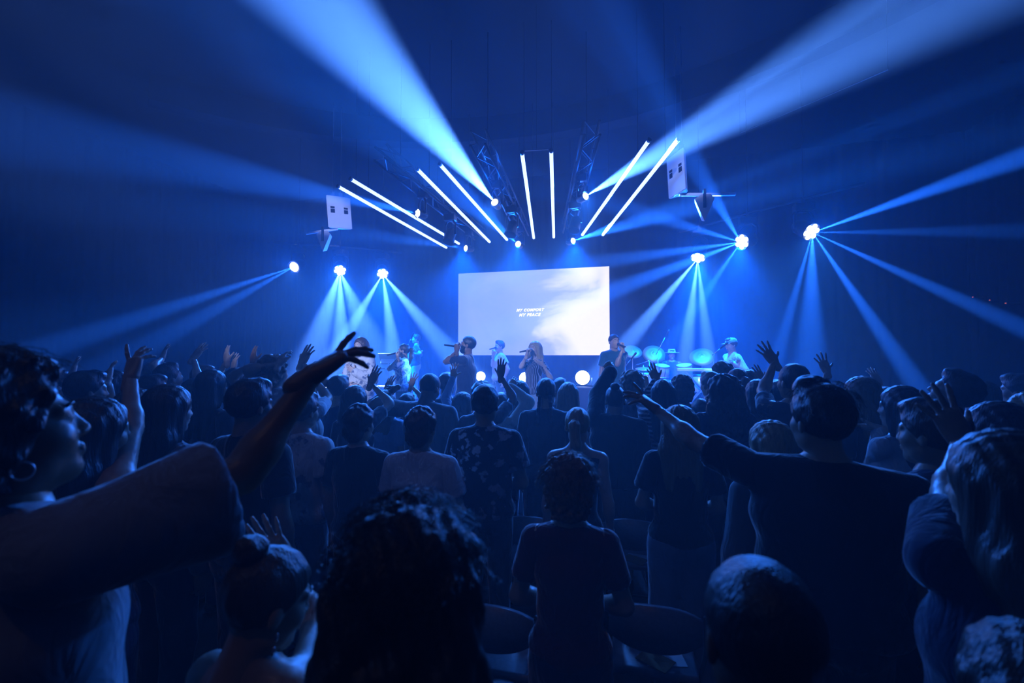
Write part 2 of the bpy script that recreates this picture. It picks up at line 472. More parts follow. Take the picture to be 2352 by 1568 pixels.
b.inputs['Base Color'].default_value = (.02, .02, .02, 1); b.inputs['Roughness'].default_value = .6
K(rp.outputs['Color'], b.inputs['Emission Color']); b.inputs['Emission Strength'].default_value = 1.25
plain('slide_text', (.02, .02, .02), .6, emit=(1, 1, 1), estr=2.0)

# ------------------------------------------------------------------ the hall
RX0, RX1, RY0, RY1, RZ = -13.0, 8.0, -5.0, 13.6, 7.4
STAGE_Z, STAGE_Y = 0.45, 5.5
def slab(name, lo, hi, m, kind='structure', bevel=0):
    bm = bmesh.new(); add_box(bm, lo, hi, bevel=bevel); o = bm_obj(name, bm, MAT[m]); 
    if kind: o['kind'] = kind
    return o
tag(slab('floor', (RX0, RY0, -.1), (RX1, RY1, 0), 'floor_carpet'), 'dark carpeted hall floor under the chairs', 'floor')
tag(slab('ceiling', (RX0, RY0, RZ), (RX1, RY1, RZ + .1), 'ceiling_dark'), 'dark ceiling high over the hall', 'ceiling')
def drape(name, a, b, h, label, fold=.28, depth=.09):
    """hanging curtain with real folds between two floor points"""
    a, b = Vector(a), Vector(b); L = (b - a).length; t = (b - a) / L; nrm = Vector((-t.y, t.x, 0)); n = int(L / fold * 8); bm = bmesh.new(); rows = []
    for z in (0.0, h * .5, h):
        row = []
        for i in range(n + 1):
            s_ = i / n * L; ph = s_ / fold * 2 * math.pi
            o_ = depth * math.sin(ph + .9 * math.sin(ph * .31)) * (1 - .25 * z / h)
            row.append(bm.verts.new(a + t * s_ + nrm * o_ + Vector((0, 0, z))))
        rows.append(row)
    for r0, r1 in zip(rows[:-1], rows[1:]):
        for i in range(n): bm.faces.new((r0[i], r0[i + 1], r1[i + 1], r1[i]))
    o = bm_obj(name, bm, MAT['drape_black'], smooth=True); tag(o, label, 'curtain', kind='structure'); return o
drape('wall_back', (RX1, RY1 - .2, 0), (RX0, RY1 - .2, 0), RZ, 'black pleated drape behind the stage and screen', .3, .03)
drape('wall_right', (RX1 - .15, RY0, 0), (RX1 - .15, RY1, 0), RZ, 'black pleated drape along the right side of the hall', .3, .05)
drape('wall_left', (RX0 + .15, RY1, 0), (RX0 + .15, RY0, 0), RZ, 'black pleated drape along the left side of the hall', .3, .05)
tag(slab('wall_front', (RX0, RY0 - .1, 0), (RX1, RY0, RZ), 'wall_dark'), 'dark plain wall at the rear of the hall', 'wall')
# curved soffit hanging under the ceiling in front of the stage
bm = bmesh.new(); pr = None; cx_, cy_ = -2.2, 2.0
for i in range(33):
    a = math.radians(35 + 110 * i / 32); r = 8.2
    q = []
    for rr, zz in ((r, RZ), (r, RZ - .55), (r + .35, RZ - .55), (r + .35, RZ)):
        q.append(bm.verts.new((cx_ + rr * math.cos(a), cy_ + rr * .95 * math.sin(a), zz)))
    if pr:
        for k in range(3): bm.faces.new((pr[k], pr[k + 1], q[k + 1], q[k]))
    pr = q
tag(bm_obj('trim_1', bm, MAT['ceiling_dark'], smooth=False), 'shallow curved soffit under the ceiling above the stage front', 'soffit', kind='structure')
# stage
SX0, SX1 = -9.2, 4.2
st = tag(slab('stage_platform', (SX0, STAGE_Y, 0), (SX1, RY1 - .5, STAGE_Z), 'stage_floor', 'structure'), 'low dark stage platform with a glossy floor', 'stage')
# drum riser
RIS = (P(1415, 816, 9.4).x, P(1700, 816, 9.8).x)
tag(slab('drum_riser', (RIS[0], 9.7, STAGE_Z), (RIS[1] + .5, 12.6, .80), 'riser_carpet', None, .01), 'dark carpeted riser carrying the drum kit and keyboard', 'riser')
tag(slab('band_riser', (P(880, 816, 12).x, 11.4, STAGE_Z), (P(1010, 816, 12).x, 13.0, .75), 'riser_carpet', None, .01), 'low dark riser under the musician at the back left', 'riser')
# ------------------------------------------------------------------ projection screen
sL, sR = P(1053, 815, 12.1), P(1400, 816, 11.1)
Ys = 12.05
def on_y(px, py, Y):
    v = P(px, py, 1.0) - CAM_POS; return CAM_POS + v * ((Y - CAM_POS.y) / v.y)
A, B, C_, D_ = on_y(1053, 815, Ys), on_y(1400, 816, Ys), on_y(1400, 611, Ys), on_y(1053, 629, Ys)
x0, x1, z0, z1 = (A.x + D_.x) / 2, (B.x + C_.x) / 2, (A.z + B.z) / 2, (C_.z + D_.z) / 2
scr = empty('projection_screen', ((x0 + x1) / 2, Ys, STAGE_Z)); tag(scr, 'wide bright projection screen with pale cloud slide and two lines of lettering', 'screen')
cx0, zc0 = (x0 + x1) / 2, STAGE_Z
def rel(bm): bm.transform(Matrix.Translation((-cx0, -Ys, -STAGE_Z))); return bm
bm = bmesh.new(); add_box(bm, (x0, Ys - .01, z0), (x1, Ys + .01, z1)); bm_obj('slide', rel(bm), MAT['slide'], scr)
bm = bmesh.new()
for lo, hi in (((x0 - .03, Ys - .02, z1), (x1 + .03, Ys + .04, z1 + .03)), ((x0 - .03, Ys - .02, z0 - .03), (x1 + .03, Ys + .04, z0)), ((x0 - .03, Ys - .02, z0), (x0, Ys + .04, z1)), ((x1, Ys - .02, z0), (x1 + .03, Ys + .04, z1))):
    add_box(bm, lo, hi)
bm_obj('screen_frame', rel(bm), MAT['black_metal'], scr)
for xx in (x0 + .3, x1 - .3):
    bm = bmesh.new(); add_box(bm, (xx - .03, Ys + .05, STAGE_Z), (xx + .03, Ys + .11, z1)); add_box(bm, (xx - .03, Ys + .0, STAGE_Z), (xx + .03, Ys + .6, STAGE_Z + .04)); bm_obj('leg', rel(bm), MAT['black_metal'], scr)
def text_line(body, px, py, width_px, parent):
    c = bpy.data.curves.new('lettering', 'FONT'); c.body = body; c.align_x = 'CENTER'; c.align_y = 'CENTER'; c.shear = .3; c.offset = .028; c.space_character = 1.18; c.extrude = .004; c.size = 1
    to = bpy.data.objects.new('lettering', c); COL.objects.link(to)
    bpy.context.view_layer.update()
    p = on_y(px, py, Ys - .015); w_ = (on_y(px + width_px / 2, py, Ys) - on_y(px - width_px / 2, py, Ys)).length
    sc_ = w_ / max(to.dimensions.x, .01)
    me = bpy.data.meshes.new_from_object(to); bpy.data.objects.remove(to)
    o = obj('lettering', me, MAT['slide_text'], parent); me.materials.clear(); me.materials.append(MAT['slide_text'])
    o.location = p - Vector((cx0, Ys, STAGE_Z)); o.rotation_euler = (math.pi / 2, 0, 0); o.scale = (sc_, sc_ * .95, sc_)
    o['label'] = 'white slanted capitals reading ' + body
text_line('MY COMFORT', 1217, 712, 64, scr); text_line('MY PEACE', 1216, 723, 50, scr)
# cloth skirt below the screen is the back drape itself

# ------------------------------------------------------------------ LED bars, trusses, moving heads
BARS = [  # near pixel, far pixel, vanishing pixel, near depth, words
 ((776, 428), (1026, 569), 'outermost glowing white bar of the far left pair'),
 ((805, 411), (1055, 560), 'inner glowing white bar of the far left pair'),
 ((958, 388), (1125, 556), 'left glowing white bar of the second pair from left'),
 ((1010, 377), (1165, 551), 'right glowing white bar of the second pair from left'),
 ((1199, 351), (1226, 547), 'left glowing white bar of the near vertical middle pair'),
 ((1266, 346), (1272, 545), 'right glowing white bar of the near vertical middle pair'),
 ((1491, 322), (1337, 540), 'left glowing white bar of the pair slanting up right'),
 ((1557, 322), (1384, 540), 'right glowing white bar of the pair slanting up right'),
]
DN = [7.9, 7.7, 7.5, 7.4, 7.0, 6.95, 6.7, 6.6]
def wire(bm, p, r=.006):
    add_tube(bm, [p, (p.x, p.y, RZ)], r, 5)
for (n, f, lab), dn in zip(BARS, DN):
    a = P(*n, dn); b_ = P(*f, dn / .69); mid_ = (a + b_) / 2
    r = empty('light_bar', a); tag(r, lab + ' hanging over the stage', 'light bar', 'glowing bars fanned over the stage')
    t = (b_ - a).normalized(); inv_ = Matrix.Translation(-a)
    bm = bmesh.new(); add_tube(bm, [a + t * .02, b_ - t * .02], .030, 12); bm.transform(inv_); bm_obj('tube', bm, MAT['bar_glow'], r, True)
    up = Vector((0, 0, 1)); up = (up - t * up.dot(t)).normalized()
    bm = bmesh.new(); add_tube(bm, [a + up * .038, b_ + up * .038], .014, 6); bm.transform(inv_); bm_obj('back_channel', bm, MAT['black_metal'], r)
    for e_ in (a, b_):
        q = t if e_ is b_ else -t
        bm = bmesh.new(); add_tube(bm, [e_ - q * .02, e_ + q * .015], .032, 12); bm.transform(inv_); bm_obj('end_cap', bm, MAT['black_metal'], r)
    for f_ in (.12, .88):
        p_ = a + (b_ - a) * f_ + up * .04
        bm = bmesh.new(); wire(bm, p_); bm.transform(inv_); bm_obj('hanger_wire', bm, MAT['black_metal'], r)
# spreader between the tips of the middle pair
a, b_ = P(1201, 351, 7.0), P(1264, 347, 6.95)
sp = empty('spreader_rod', a); tag(sp, 'thin rod joining the tips of the middle pair of glowing bars', 'rod')
bm = bmesh.new(); add_tube(bm, [a + Vector((.03, 0, .03)), b_ + Vector((-.03, 0, .03))], .009, 6); bm.transform(Matrix.Translation(-a)); bm_obj('rod', bm, MAT['steel'], sp)
bm = bmesh.new(); wire(bm, (a + b_) / 2 + Vector((0, 0, .03)), .003); bm.transform(Matrix.Translation(-a)); bm_obj('hanger_wire', bm, MAT['black_metal'], sp)

def truss(a, b_, label, w_=.24):
    a, b_ = Vector(a), Vector(b_); r = empty('lighting_truss', a); tag(r, label, 'truss', 'trusses fanned over the stage')
    t = (b_ - a).normalized(); s_ = t.cross(Vector((0, 0, 1))).normalized(); u = s_.cross(t); L = (b_ - a).length; inv_ = Matrix.Translation(-a)
    cor = [s_ * (i * w_ / 2) + u * (j * w_ / 2) for i, j in ((-1, -1), (1, -1), (1, 1), (-1, 1))]
    for c in cor:
        bm = bmesh.new(); add_tube(bm, [a + c, b_ + c], .021, 8); bm.transform(inv_); bm_obj('chord', bm, MAT['truss_metal'], r, True)
    n = int(L / .34)
    for k in range(4):
        bm = bmesh.new(); c0, c1 = cor[k], cor[(k + 1) % 4]
        for i in range(n):
            p0 = a + t * (L * i / n); p1 = a + t * (L * (i + 1) / n)
            add_tube(bm, [p0 + (c0 if i % 2 else c1), p1 + (c1 if i % 2 else c0)], .010, 5)
        bm.transform(inv_); bm_obj('lacing', bm, MAT['truss_metal'], r)
    for f_ in (.15, .85):
        bm = bmesh.new(); wire(bm, a + t * L * f_ + u * w_ / 2, .010); bm.transform(inv_); bm_obj('hanger_wire', bm, MAT['black_metal'], r)
    return r
HP = {k: p for k, p, w_, b2 in HEADS}
UP = Vector((0, 0, .52))
def ext(p, q, e0, e1):
    t = (q - p).normalized(); return p - t * e0, q + t * e1
truss(*ext(HP['T1'] + UP, HP['T2'] + UP, 1.2, .5), 'dark lattice truss between the far left and second pairs of bars')
truss(*ext(HP['T3'] + UP, HP['T4'] + UP, 1.2, .5), 'dark lattice truss left of the near vertical middle bars')
truss(*ext(HP['T5'] + UP, HP['T6'] + UP, 1.2, .5), 'dark lattice truss right of the near vertical middle bars')
def pipe(pts, label):
    a, b_ = pts[0], pts[-1]; r = empty('lighting_pipe', a); tag(r, label, 'pipe'); inv_ = Matrix.Translation(-a)
    bm = bmesh.new(); add_tube(bm, pts, .026, 10); bm.transform(inv_); bm_obj('tube', bm, MAT['truss_metal'], r, True)
    for p_ in pts[1:-1]:
        bm = bmesh.new(); wire(bm, p_ + Vector((0, 0, .02)), .008); bm.transform(inv_); bm_obj('hanger_wire', bm, MAT['black_metal'], r)
pipe([ext(HP['L1'] + UP, HP['L2'] + UP, .7, 0)[0], HP['L1'] + UP, HP['L2'] + UP, HP['L3'] + UP, ext(HP['L2'] + UP, HP['L3'] + UP, 0, .5)[1]], 'dark pipe carrying the three moving lights at left')
pipe([ext(HP['R1'] + UP, HP['R2'] + UP, .9, 0)[0], HP['R1'] + UP, HP['R2'] + UP, HP['R3'] + UP, ext(HP['R2'] + UP, HP['R3'] + UP, 0, .5)[1]], 'dark pipe carrying the three moving lights at right')
def moving_head(pos, aim, label, sc=1.0, flower=True, lit=True, glow='lens_glow', hang=.5):
    r = empty('moving_light', pos); tag(r, label, 'stage light', 'moving lights over the stage')
    q = aim.to_track_quat('Z', 'Y').to_matrix().to_4x4()
    bm = bmesh.new(); add_box(bm, (-.15 * sc, -.11 * sc, hang - .20), (.15 * sc, .11 * sc, hang - .07), bevel=.015); bm_obj('base', bm, MAT['black_metal'], r)
    bm = bmesh.new()
    add_box(bm, (-.03, -.03, hang - .08), (.03, .03, hang + .055))
    bm_obj('clamp', bm, MAT['black_metal'], r)
    ax = Vector((aim.y, -aim.x, 0)).normalized(); w_ = .185 * sc
    bm = bmesh.new()
    add_tube(bm, [ax * w_, ax * w_ + Vector((0, 0, .22)), ax * w_ * .5 + Vector((0, 0, hang - .19)), -ax * w_ * .5 + Vector((0, 0, hang - .19)), -ax * w_ + Vector((0, 0, .22)), -ax * w_], .022, 8)
    bm_obj('yoke', bm, MAT['black_metal'], r, True)
    bm = bmesh.new(); add_lathe(bm, [(0, -.20 * sc), (.09 * sc, -.19 * sc), (.125 * sc, -.12 * sc), (.140 * sc, .02), (.150 * sc, .16 * sc), (.158 * sc, .20 * sc), (.150 * sc, .205 * sc), (.146 * sc, .185 * sc), (0, .185 * sc)], 24, q)
    hd = bm_obj('head', bm, MAT['black_metal'], r, True)
    if lit:
        cs = [(0, 0)] + [(.094 * sc * math.cos(k * math.pi / 3 + .3), .094 * sc * math.sin(k * math.pi / 3 + .3)) for k in range(6)] if flower else [(0, 0)]
        for cx, cy2 in cs:
            rr = (.045 if flower else .115) * sc
            bm = bmesh.new(); add_lathe(bm, [(rr, .187 * sc), (rr * .92, .200 * sc), (rr * .6, .210 * sc), (0, .214 * sc)], 14, q @ Matrix.Translation((cx, cy2, 0)))
            bm_obj('lens', bm, MAT[glow], hd, True)
    else:
        bm = bmesh.new(); add_lathe(bm, [(.13 * sc, .188 * sc), (.09 * sc, .200 * sc), (0, .206 * sc)], 16, q); bm_obj('lens', bm, MAT['dark_slot'], hd, True)
    return r
HLAB = dict(L1='moving light at far left throwing two beams down left', L2='glaring starburst moving light in the middle of the left three',
            L3='moving light nearest the screen among the left three, three beams fanning down', R1='rightmost moving light with beams fanning in six directions',
            R2='moving light in the middle of the right three, beams going left', R3='petal lens moving light nearest the screen among the right three',
            T1='small moving light between the far left pair of bars, beam going left', T2='smallest moving light at the stage end of the far left truss',
            T3='moving light throwing the broad beam to the upper left', T4='moving light at the screen end of the truss left of middle bars',
            T5='moving light throwing the broad beam to the upper right', T6='moving light at the screen end of the truss right of middle bars')
for key, src, wash, beams in HEADS:
    big = key[0] != 'T'
    moving_head(src, HEAD_AIM[key], HLAB[key], HEAD_SC[key], flower=key in ('L2', 'L3', 'R1', 'R2', 'R3', 'T1'), glow='lens_glow' if big else 'lens_small')
for (px, py, d), lab in (((1034, 541, 9.3), 'unlit moving light at the end of the far left inner bar'), ((1176, 524, 9.2), 'unlit moving light on the truss left of the middle bars'), ((1321, 514, 9.2), 'unlit moving light on the truss right of the middle bars')):
    k = {1034: ('T1', 'T2'), 1176: ('T3', 'T4'), 1321: ('T5', 'T6')}[px]
    p = P(px, py, d); moving_head(p, Vector((-.15, -.35, -.92)).normalized(), lab, .8, lit=False)

# ------------------------------------------------------------------ flown loudspeakers
def flown_speaker(cen, yaw, tilt, arm_dir, kite_at, label, roll=0.0):
    r = empty('loudspeaker', cen, yaw); tag(r, label, 'loudspeaker', 'white loudspeakers flown beside the stage')
    R = Matrix.Rotation(tilt, 4, 'X') @ Matrix.Rotation(roll, 4, 'Y')
    bm = bmesh.new()
    vs = [bm.verts.new(v) for v in ((-.28, -.22, -.34), (.28, -.22, -.34), (.10, -.08, -.34), (-.10, -.08, -.34), (-.28, -.22, .34), (.28, -.22, .34), (.10, -.08, .34), (-.10, -.08, .34))]
    for f in ((0, 1, 5, 4), (1, 2, 6, 5), (2, 3, 7, 6), (3, 0, 4, 7), (4, 5, 6, 7), (3, 2, 1, 0)): bm.faces.new([vs[i] for i in f])
    bmesh.ops.bevel(bm, geom=bm.edges[:], offset=.012, segments=2, affect='EDGES'); bm.transform(R); cab = bm_obj('cabinet', bm, MAT['white_paint'], r)
    for x in (-.15, .15):
        for zz in ((-.02, .06), (.075, .115)):
            bm = bmesh.new(); add_box(bm, (x - .045, -.226, zz[0]), (x + .045, -.215, zz[1])); bm.transform(R); bm_obj('port', bm, MAT['dark_slot'], cab)
    for x in (-.18, .18):
        bm = bmesh.new(); p = R @ Vector((x * .5, -.14, .34)); add_box(bm, (p.x - .03, p.y - .03, p.z), (p.x + .03, p.y + .03, p.z + .10)); add_tube(bm, [p + Vector((0, 0, .1)), (p.x, p.y, RZ - cen.z)], .008, 6); bm_obj('rigging', bm, MAT['steel'], r)
    inv_ = (Matrix.Translation(cen) @ Matrix.Rotation(yaw, 4, 'Z')).inverted()
    a = Vector((0, -.15, -.36)); bm = bmesh.new(); add_tube(bm, [a, inv_ @ arm_dir], .030, 8); bm_obj('support_arm', bm, MAT['white_paint'], r, True)
    kp = inv_ @ kite_at; bm = bmesh.new()
    rot = Matrix.Translation(kp) @ Matrix.Rotation(-yaw + YAW * .5, 4, 'Z')
    out = [(-.15, .10), (-.05, .17), (.10, .17), (.16, .10), (.0, -.27)]
    f0 = [bm.verts.new(rot @ Vector((x, -.07, z))) for x, z in out]; f1 = [bm.verts.new(rot @ Vector((x * .7, .09, z * .8))) for x, z in out]
    bm.faces.new(f0); bm.faces.new(f1[::-1])
    for i in range(5): bm.faces.new((f0[i], f1[i], f1[(i + 1) % 5], f0[(i + 1) % 5]))
    bmesh.ops.recalc_face_normals(bm, faces=bm.faces[:]); k = bm_obj('wedge_speaker', bm, MAT['white_paint'], r)
    bm = bmesh.new(); add_box(bm, (-.022, -.10, -.05), (.022, -.075, .25)); bm.transform(rot); bm_obj('stem', bm, MAT['truss_metal'], k)
flown_speaker(P(769, 491, 10.0), math.radians(62), math.radians(4), P(703, 536, 9.8), P(746, 550, 9.6), 'white loudspeaker flown at left under the far left bars', math.radians(-7))
flown_speaker(P(1580, 399, 7.6), math.radians(-66), math.radians(4), P(1688, 446, 7.7), P(1615, 473, 7.4), 'white loudspeaker flown at right above the right hand moving lights', math.radians(2))
# ceiling cable, wall glints, red pilot lamps
a, b_ = P(1700, 306, 9.0), P(2040, 160, 6.4)
cb = empty('ceiling_cable', a); tag(cb, 'thin pale cable running along the upper right of the hall', 'cable')
bm = bmesh.new(); add_tube(bm, [a, b_], .008, 6); bm.transform(Matrix.Translation(-a)); bm_obj('cable', bm, MAT['steel'], cb)
for p in (a, b_):
    bm = bmesh.new(); wire(bm, p, .004); bm.transform(Matrix.Translation(-a)); bm_obj('hanger_wire', bm, MAT['black_metal'], cb)
# ------------------------------------------------------------------ floor lights on podiums
def podium_light(px, py, d, label, r_=.13, watt=0, half=.25):
    p = P(px, py, d)
    base = .80 if (p.y > 9.7 and RIS[0] < p.x < RIS[1] + .5) else STAGE_Z
    t = empty('light_podium', (p.x, p.y, base)); tag(t, 'dark box podium under the ' + label.replace('dazzling round ', '').replace(' half hidden', '').replace(' behind the crowd', ''), 'podium')
    h = p.z - .17 - base
    bm = bmesh.new(); add_box(bm, (-half, -half, 0), (half, half, h), bevel=.012); bm_obj('box', bm, MAT['riser_carpet'], t)
    bm = bmesh.new(); add_box(bm, (-half - .01, -half - .01, h - .03), (half + .01, half + .01, h), bevel=.006); bm_obj('lid', bm, MAT['stage_floor'], t)
    f = empty('flood_light', (p.x, p.y, p.z - .17)); tag(f, label, 'stage light', 'flood lights standing at the back of the stage')
    aim = (CAM_POS - p).normalized(); q = Matrix.Translation((0, 0, .17)) @ aim.to_track_quat('Z', 'Y').to_matrix().to_4x4()
    bm = bmesh.new(); add_lathe(bm, [(0, -.14), (.08, -.13), (r_, -.04), (r_ * 1.1, .05), (r_ * 1.0, .055), (r_ * .98, .03), (0, .03)], 24, q); bm_obj('housing', bm, MAT['black_metal'], f, True)
    bm = bmesh.new(); add_lathe(bm, [(r_ * .96, .032), (r_ * .7, .05), (0, .058)], 24, q); bm_obj('lens', bm, MAT['flood_glow'], f, True)
    bm = bmesh.new(); ax = Vector((aim.y, -aim.x, 0)).normalized() * (r_ + .03)
    add_tube(bm, [ax + Vector((0, 0, .17)), ax + Vector((0, 0, .012)), -ax + Vector((0, 0, .012)), -ax + Vector((0, 0, .17))], .012, 6); bm_obj('bracket', bm, MAT['black_metal'], f, True)
    if watt:
        s_ = p + aim * .10; spot('flood_light_lamp', s_, s_ + aim, watt, 120, .9, size=.08)
podium_light(1338, 867, 9.3, 'dazzling round flood light right of the blonde singer', .15, 24)
podium_light(1104, 864, 11.2, 'flood light half hidden behind the bearded singer', .12, 5)
podium_light(1206, 868, 9.8, 'flood light half hidden behind the blonde singer', .13, 5)
podium_light(752, 896, 8.0, 'flood light at the left edge of the stage behind the crowd', .14, 12)
podium_light(1785, 905, 8.2, 'flood light at the right edge of the stage behind the crowd', .14, 30)

# ------------------------------------------------------------------ band gear
def tripod_stand(base, top, tip, label, name='microphone_stand', cat='mic stand', mic=True):
    base, top, tip = Vector(base), Vector(top), Vector(tip); r = empty(name, base); tag(r, label, cat); inv_ = Matrix.Translation(-base)
    bm = bmesh.new(); add_tube(bm, [base + Vector((0, 0, .10)), top], .011, 8); bm.transform(inv_); bm_obj('pole', bm, MAT['steel'], r, True)
    for k in range(3):
        a = k * 2.094 + .4; bm = bmesh.new(); add_tube(bm, [(0, 0, .16), (.26 * math.cos(a), .26 * math.sin(a), .008)], .008, 6); bm_obj('leg', bm, MAT['black_metal'], r)
    bm = bmesh.new(); add_tube(bm, [top - (tip - top) * .25, tip], .008, 8); bm.transform(inv_); bm_obj('boom', bm, MAT['steel'], r, True)
    if mic:
        t = (tip - top).normalized(); bm = bmesh.new(); add_tube(bm, [tip - t * .02, tip + t * .10, tip + t * .115, tip + t * .15, tip + t * .165], [.012, .016, .024, .024, .010], 10); bm.transform(inv_); bm_obj('microphone', bm, MAT['black_metal'], r, True)
def stand_at(px, d, ytop, tip, label, floor=STAGE_Z, td=None, **k):
    t = P(px, ytop, d); tripod_stand((t.x, t.y, floor), t, P(tip[0], tip[1], td or d), label, **k)
stand_at(1511, 9.9, 806, (1529, 772), 'tall boom microphone stand slanting up above the drum kit', .80)
stand_at(1640, 8.3, 812, (1656, 799), 'microphone stand before the musician in the cap')
stand_at(1436, 9.0, 842, (1450, 824), 'short microphone stand beside the man in teal')
stand_at(1491, 9.4, 828, (1478, 833), 'straight chrome stand left of the drummer', STAGE_Z)
stand_at(905, 9.2, 846, (882, 846), 'microphone stand behind the left singer with a shiny tip')
# drums
def drum(cen, r_, h, axis, label, name='drum', stand=None, floor=.80):
    cen = Vector(cen); q = Vector(axis).to_track_quat('Z', 'Y').to_matrix().to_4x4(); t = empty(name, (cen.x, cen.y, floor)); tag(t, label, 'drum'); T = Matrix.Translation((0, 0, cen.z - floor)) @ q
    bm = bmesh.new(); add_lathe(bm, [(r_ * .97, -h / 2), (r_, -h / 2 + .01), (r_, h / 2 - .01), (r_ * .97, h / 2)], 28, T); bm_obj('shell', bm, MAT['drum_shell'], t, True)
    for z, n_ in ((h / 2, 'batter_head'), (-h / 2, 'resonant_head')):
        bm = bmesh.new(); add_lathe(bm, [(0, z), (r_ * .97, z)], 28, T); bm_obj(n_, bm, MAT['drum_skin'], t)
        bm = bmesh.new(); add_lathe(bm, [(r_ * .97, z - .012), (r_ * 1.04, z - .012), (r_ * 1.04, z + .014), (r_ * .97, z + .014)], 28, T); bm_obj('hoop', bm, MAT['steel'], t, True)
    bm = bmesh.new()
    for k in range(8):
        a = k * math.pi / 4; x, y = r_ * 1.02 * math.cos(a), r_ * 1.02 * math.sin(a)
        add_tube(bm, [T @ Vector((x, y, -h / 2)), T @ Vector((x, y, h / 2))], .005, 5); add_tube(bm, [T @ Vector((x, y, -h * .15)), T @ Vector((x, y, h * .15))], .011, 6)
    bm_obj('tension_rods', bm, MAT['steel'], t)['kind'] = 'stuff'
    zz = cen.z - floor
    if stand == 'legs':
        for k in range(3):
            a = k * 2.094 + .5; bm = bmesh.new(); x, y = r_ * math.cos(a), r_ * math.sin(a); add_tube(bm, [T @ Vector((x, y, 0)), (x * 1.2, y * 1.2, .0)], .010, 6); bm_obj('leg', bm, MAT['steel'], t)
    elif stand == 'tripod':
        bm = bmesh.new(); add_tube(bm, [(0, 0, zz - h / 2), (0, 0, .2)], .013, 8); bm_obj('pole', bm, MAT['steel'], t)
        for k in range(3):
            a = k * 2.094 + .5; bm = bmesh.new(); add_tube(bm, [(0, 0, .25), (.25 * math.cos(a), .25 * math.sin(a), .0)], .010, 6); bm_obj('leg', bm, MAT['steel'], t)
    elif stand == 'spurs':
        for s_ in (-1, 1):
            bm = bmesh.new(); add_tube(bm, [(s_ * r_ * .8, -.05, zz - r_ * .5), (s_ * r_ * 1.15, -.12, .0)], .010, 6); bm_obj('spur', bm, MAT['steel'], t)
    return t
D0 = 10.6
def dz(px, py, d=D0): return P(px, py, d)
DY = dz(1543, 860).y
drum((dz(1546, 900).x, DY - .15, .80 + .28), .28, .42, (0, -1, 0), 'large bass drum at the centre of the kit', 'bass_drum', 'spurs')
drum(dz(1520, 851, 10.3), .17, .24, (.1, -.25, 1), 'left rack tom of the drum kit', 'tom_drum', 'tripod')
drum(dz(1572, 850, 10.3), .17, .24, (-.1, -.25, 1), 'right rack tom of the drum kit', 'tom_drum', 'tripod')
drum(dz(1606, 880, 10.5), .21, .38, (0, 0, 1), 'floor tom standing at the right of the kit', 'floor_tom', 'legs')
drum(dz(1488, 866, 10.2), .18, .15, (0, -.1, 1), 'snare drum with pale skin at the left of the kit', 'snare_drum', 'tripod')
def cymbal(px, py, d, r_, tilt, label):
    p = P(px, py, d); t = empty('cymbal', (p.x, p.y, .80)); tag(t, label, 'cymbal'); z = p.z - .80
    T = Matrix.Translation((0, 0, z)) @ Vector(tilt).to_track_quat('Z', 'Y').to_matrix().to_4x4()
    bm = bmesh.new(); add_lathe(bm, [(0, .028), (r_ * .12, .026), (r_ * .2, .010), (r_ * .6, -.002), (r_, -.020), (r_ * .99, -.023), (r_ * .6, -.006), (0, .02)], 32, T); bm_obj('plate', bm, MAT['brass'], t, True)
    bm = bmesh.new(); add_tube(bm, [(0, 0, .2), (0, 0, z + .06)], .011, 8); bm_obj('pole', bm, MAT['steel'], t, True)
    for k in range(3):
        a = k * 2.094; bm = bmesh.new(); add_tube(bm, [(0, 0, .25), (.26 * math.cos(a), .26 * math.sin(a), 0)], .009, 6); bm_obj('leg', bm, MAT['steel'], t)
cymbal(1453, 806, 10.6, .22, (.2, -.75, .8), 'crash cymbal tilted up at the far left of the kit')
cymbal(1502, 812, 10.75, .26, (.1, -.8, .6), 'large crash cymbal edge on behind the kit at left')
cymbal(1612, 818, 10.75, .28, (-.15, -.75, .7), 'ride cymbal tilted up at the right of the kit')
cymbal(1478, 845, 10.0, .18, (0, -.2, 1), 'flat hi-hat cymbal low at the left of the kit')
# drum throne
p = dz(1543, 880, 11.3); t = empty('drum_stool', (p.x, p.y, .80)); tag(t, 'round black stool under the drummer in the hat', 'stool')
bm = bmesh.new(); add_lathe(bm, [(0, .44), (.16, .44), (.17, .47), (.165, .50), (0, .51)], 20); bm_obj('seat', bm, MAT['chair_vinyl'], t, True)
bm = bmesh.new(); add_tube(bm, [(0, 0, .2), (0, 0, .45)], .02, 8); bm_obj('post', bm, MAT['steel'], t)
for k in range(3):
    a = k * 2.094; bm = bmesh.new(); add_tube(bm, [(0, 0, .25), (.22 * math.cos(a), .22 * math.sin(a), 0)], .012, 6); bm_obj('leg', bm, MAT['steel'], t)
STOOL = p
# keyboard on a stand at right
p = P(1612, 847, 9.9); t = empty('keyboard', (p.x, p.y, .80)); tag(t, 'long pale keyboard on a crossed stand right of the drums', 'keyboard'); z = p.z - .80
bm = bmesh.new(); add_box(bm, (-.52, -.15, z - .05), (.52, .15, z), bevel=.01); kb = bm_obj('case', bm, MAT['steel'], t)
bm = bmesh.new(); add_box(bm, (-.50, .0, z), (.50, .14, z + .012)); bm_obj('keys', bm, MAT['white_card'], kb)
for s_ in (-1, 1):
    bm = bmesh.new(); add_tube(bm, [(-.35 * s_, -.1, z - .05), (.35 * s_, -.1, 0.015)], .015, 8); add_tube(bm, [(-.35 * s_, .1, z - .05), (.35 * s_, .1, 0.015)], .015, 8); bm_obj('stand_leg', bm, MAT['steel'], t)
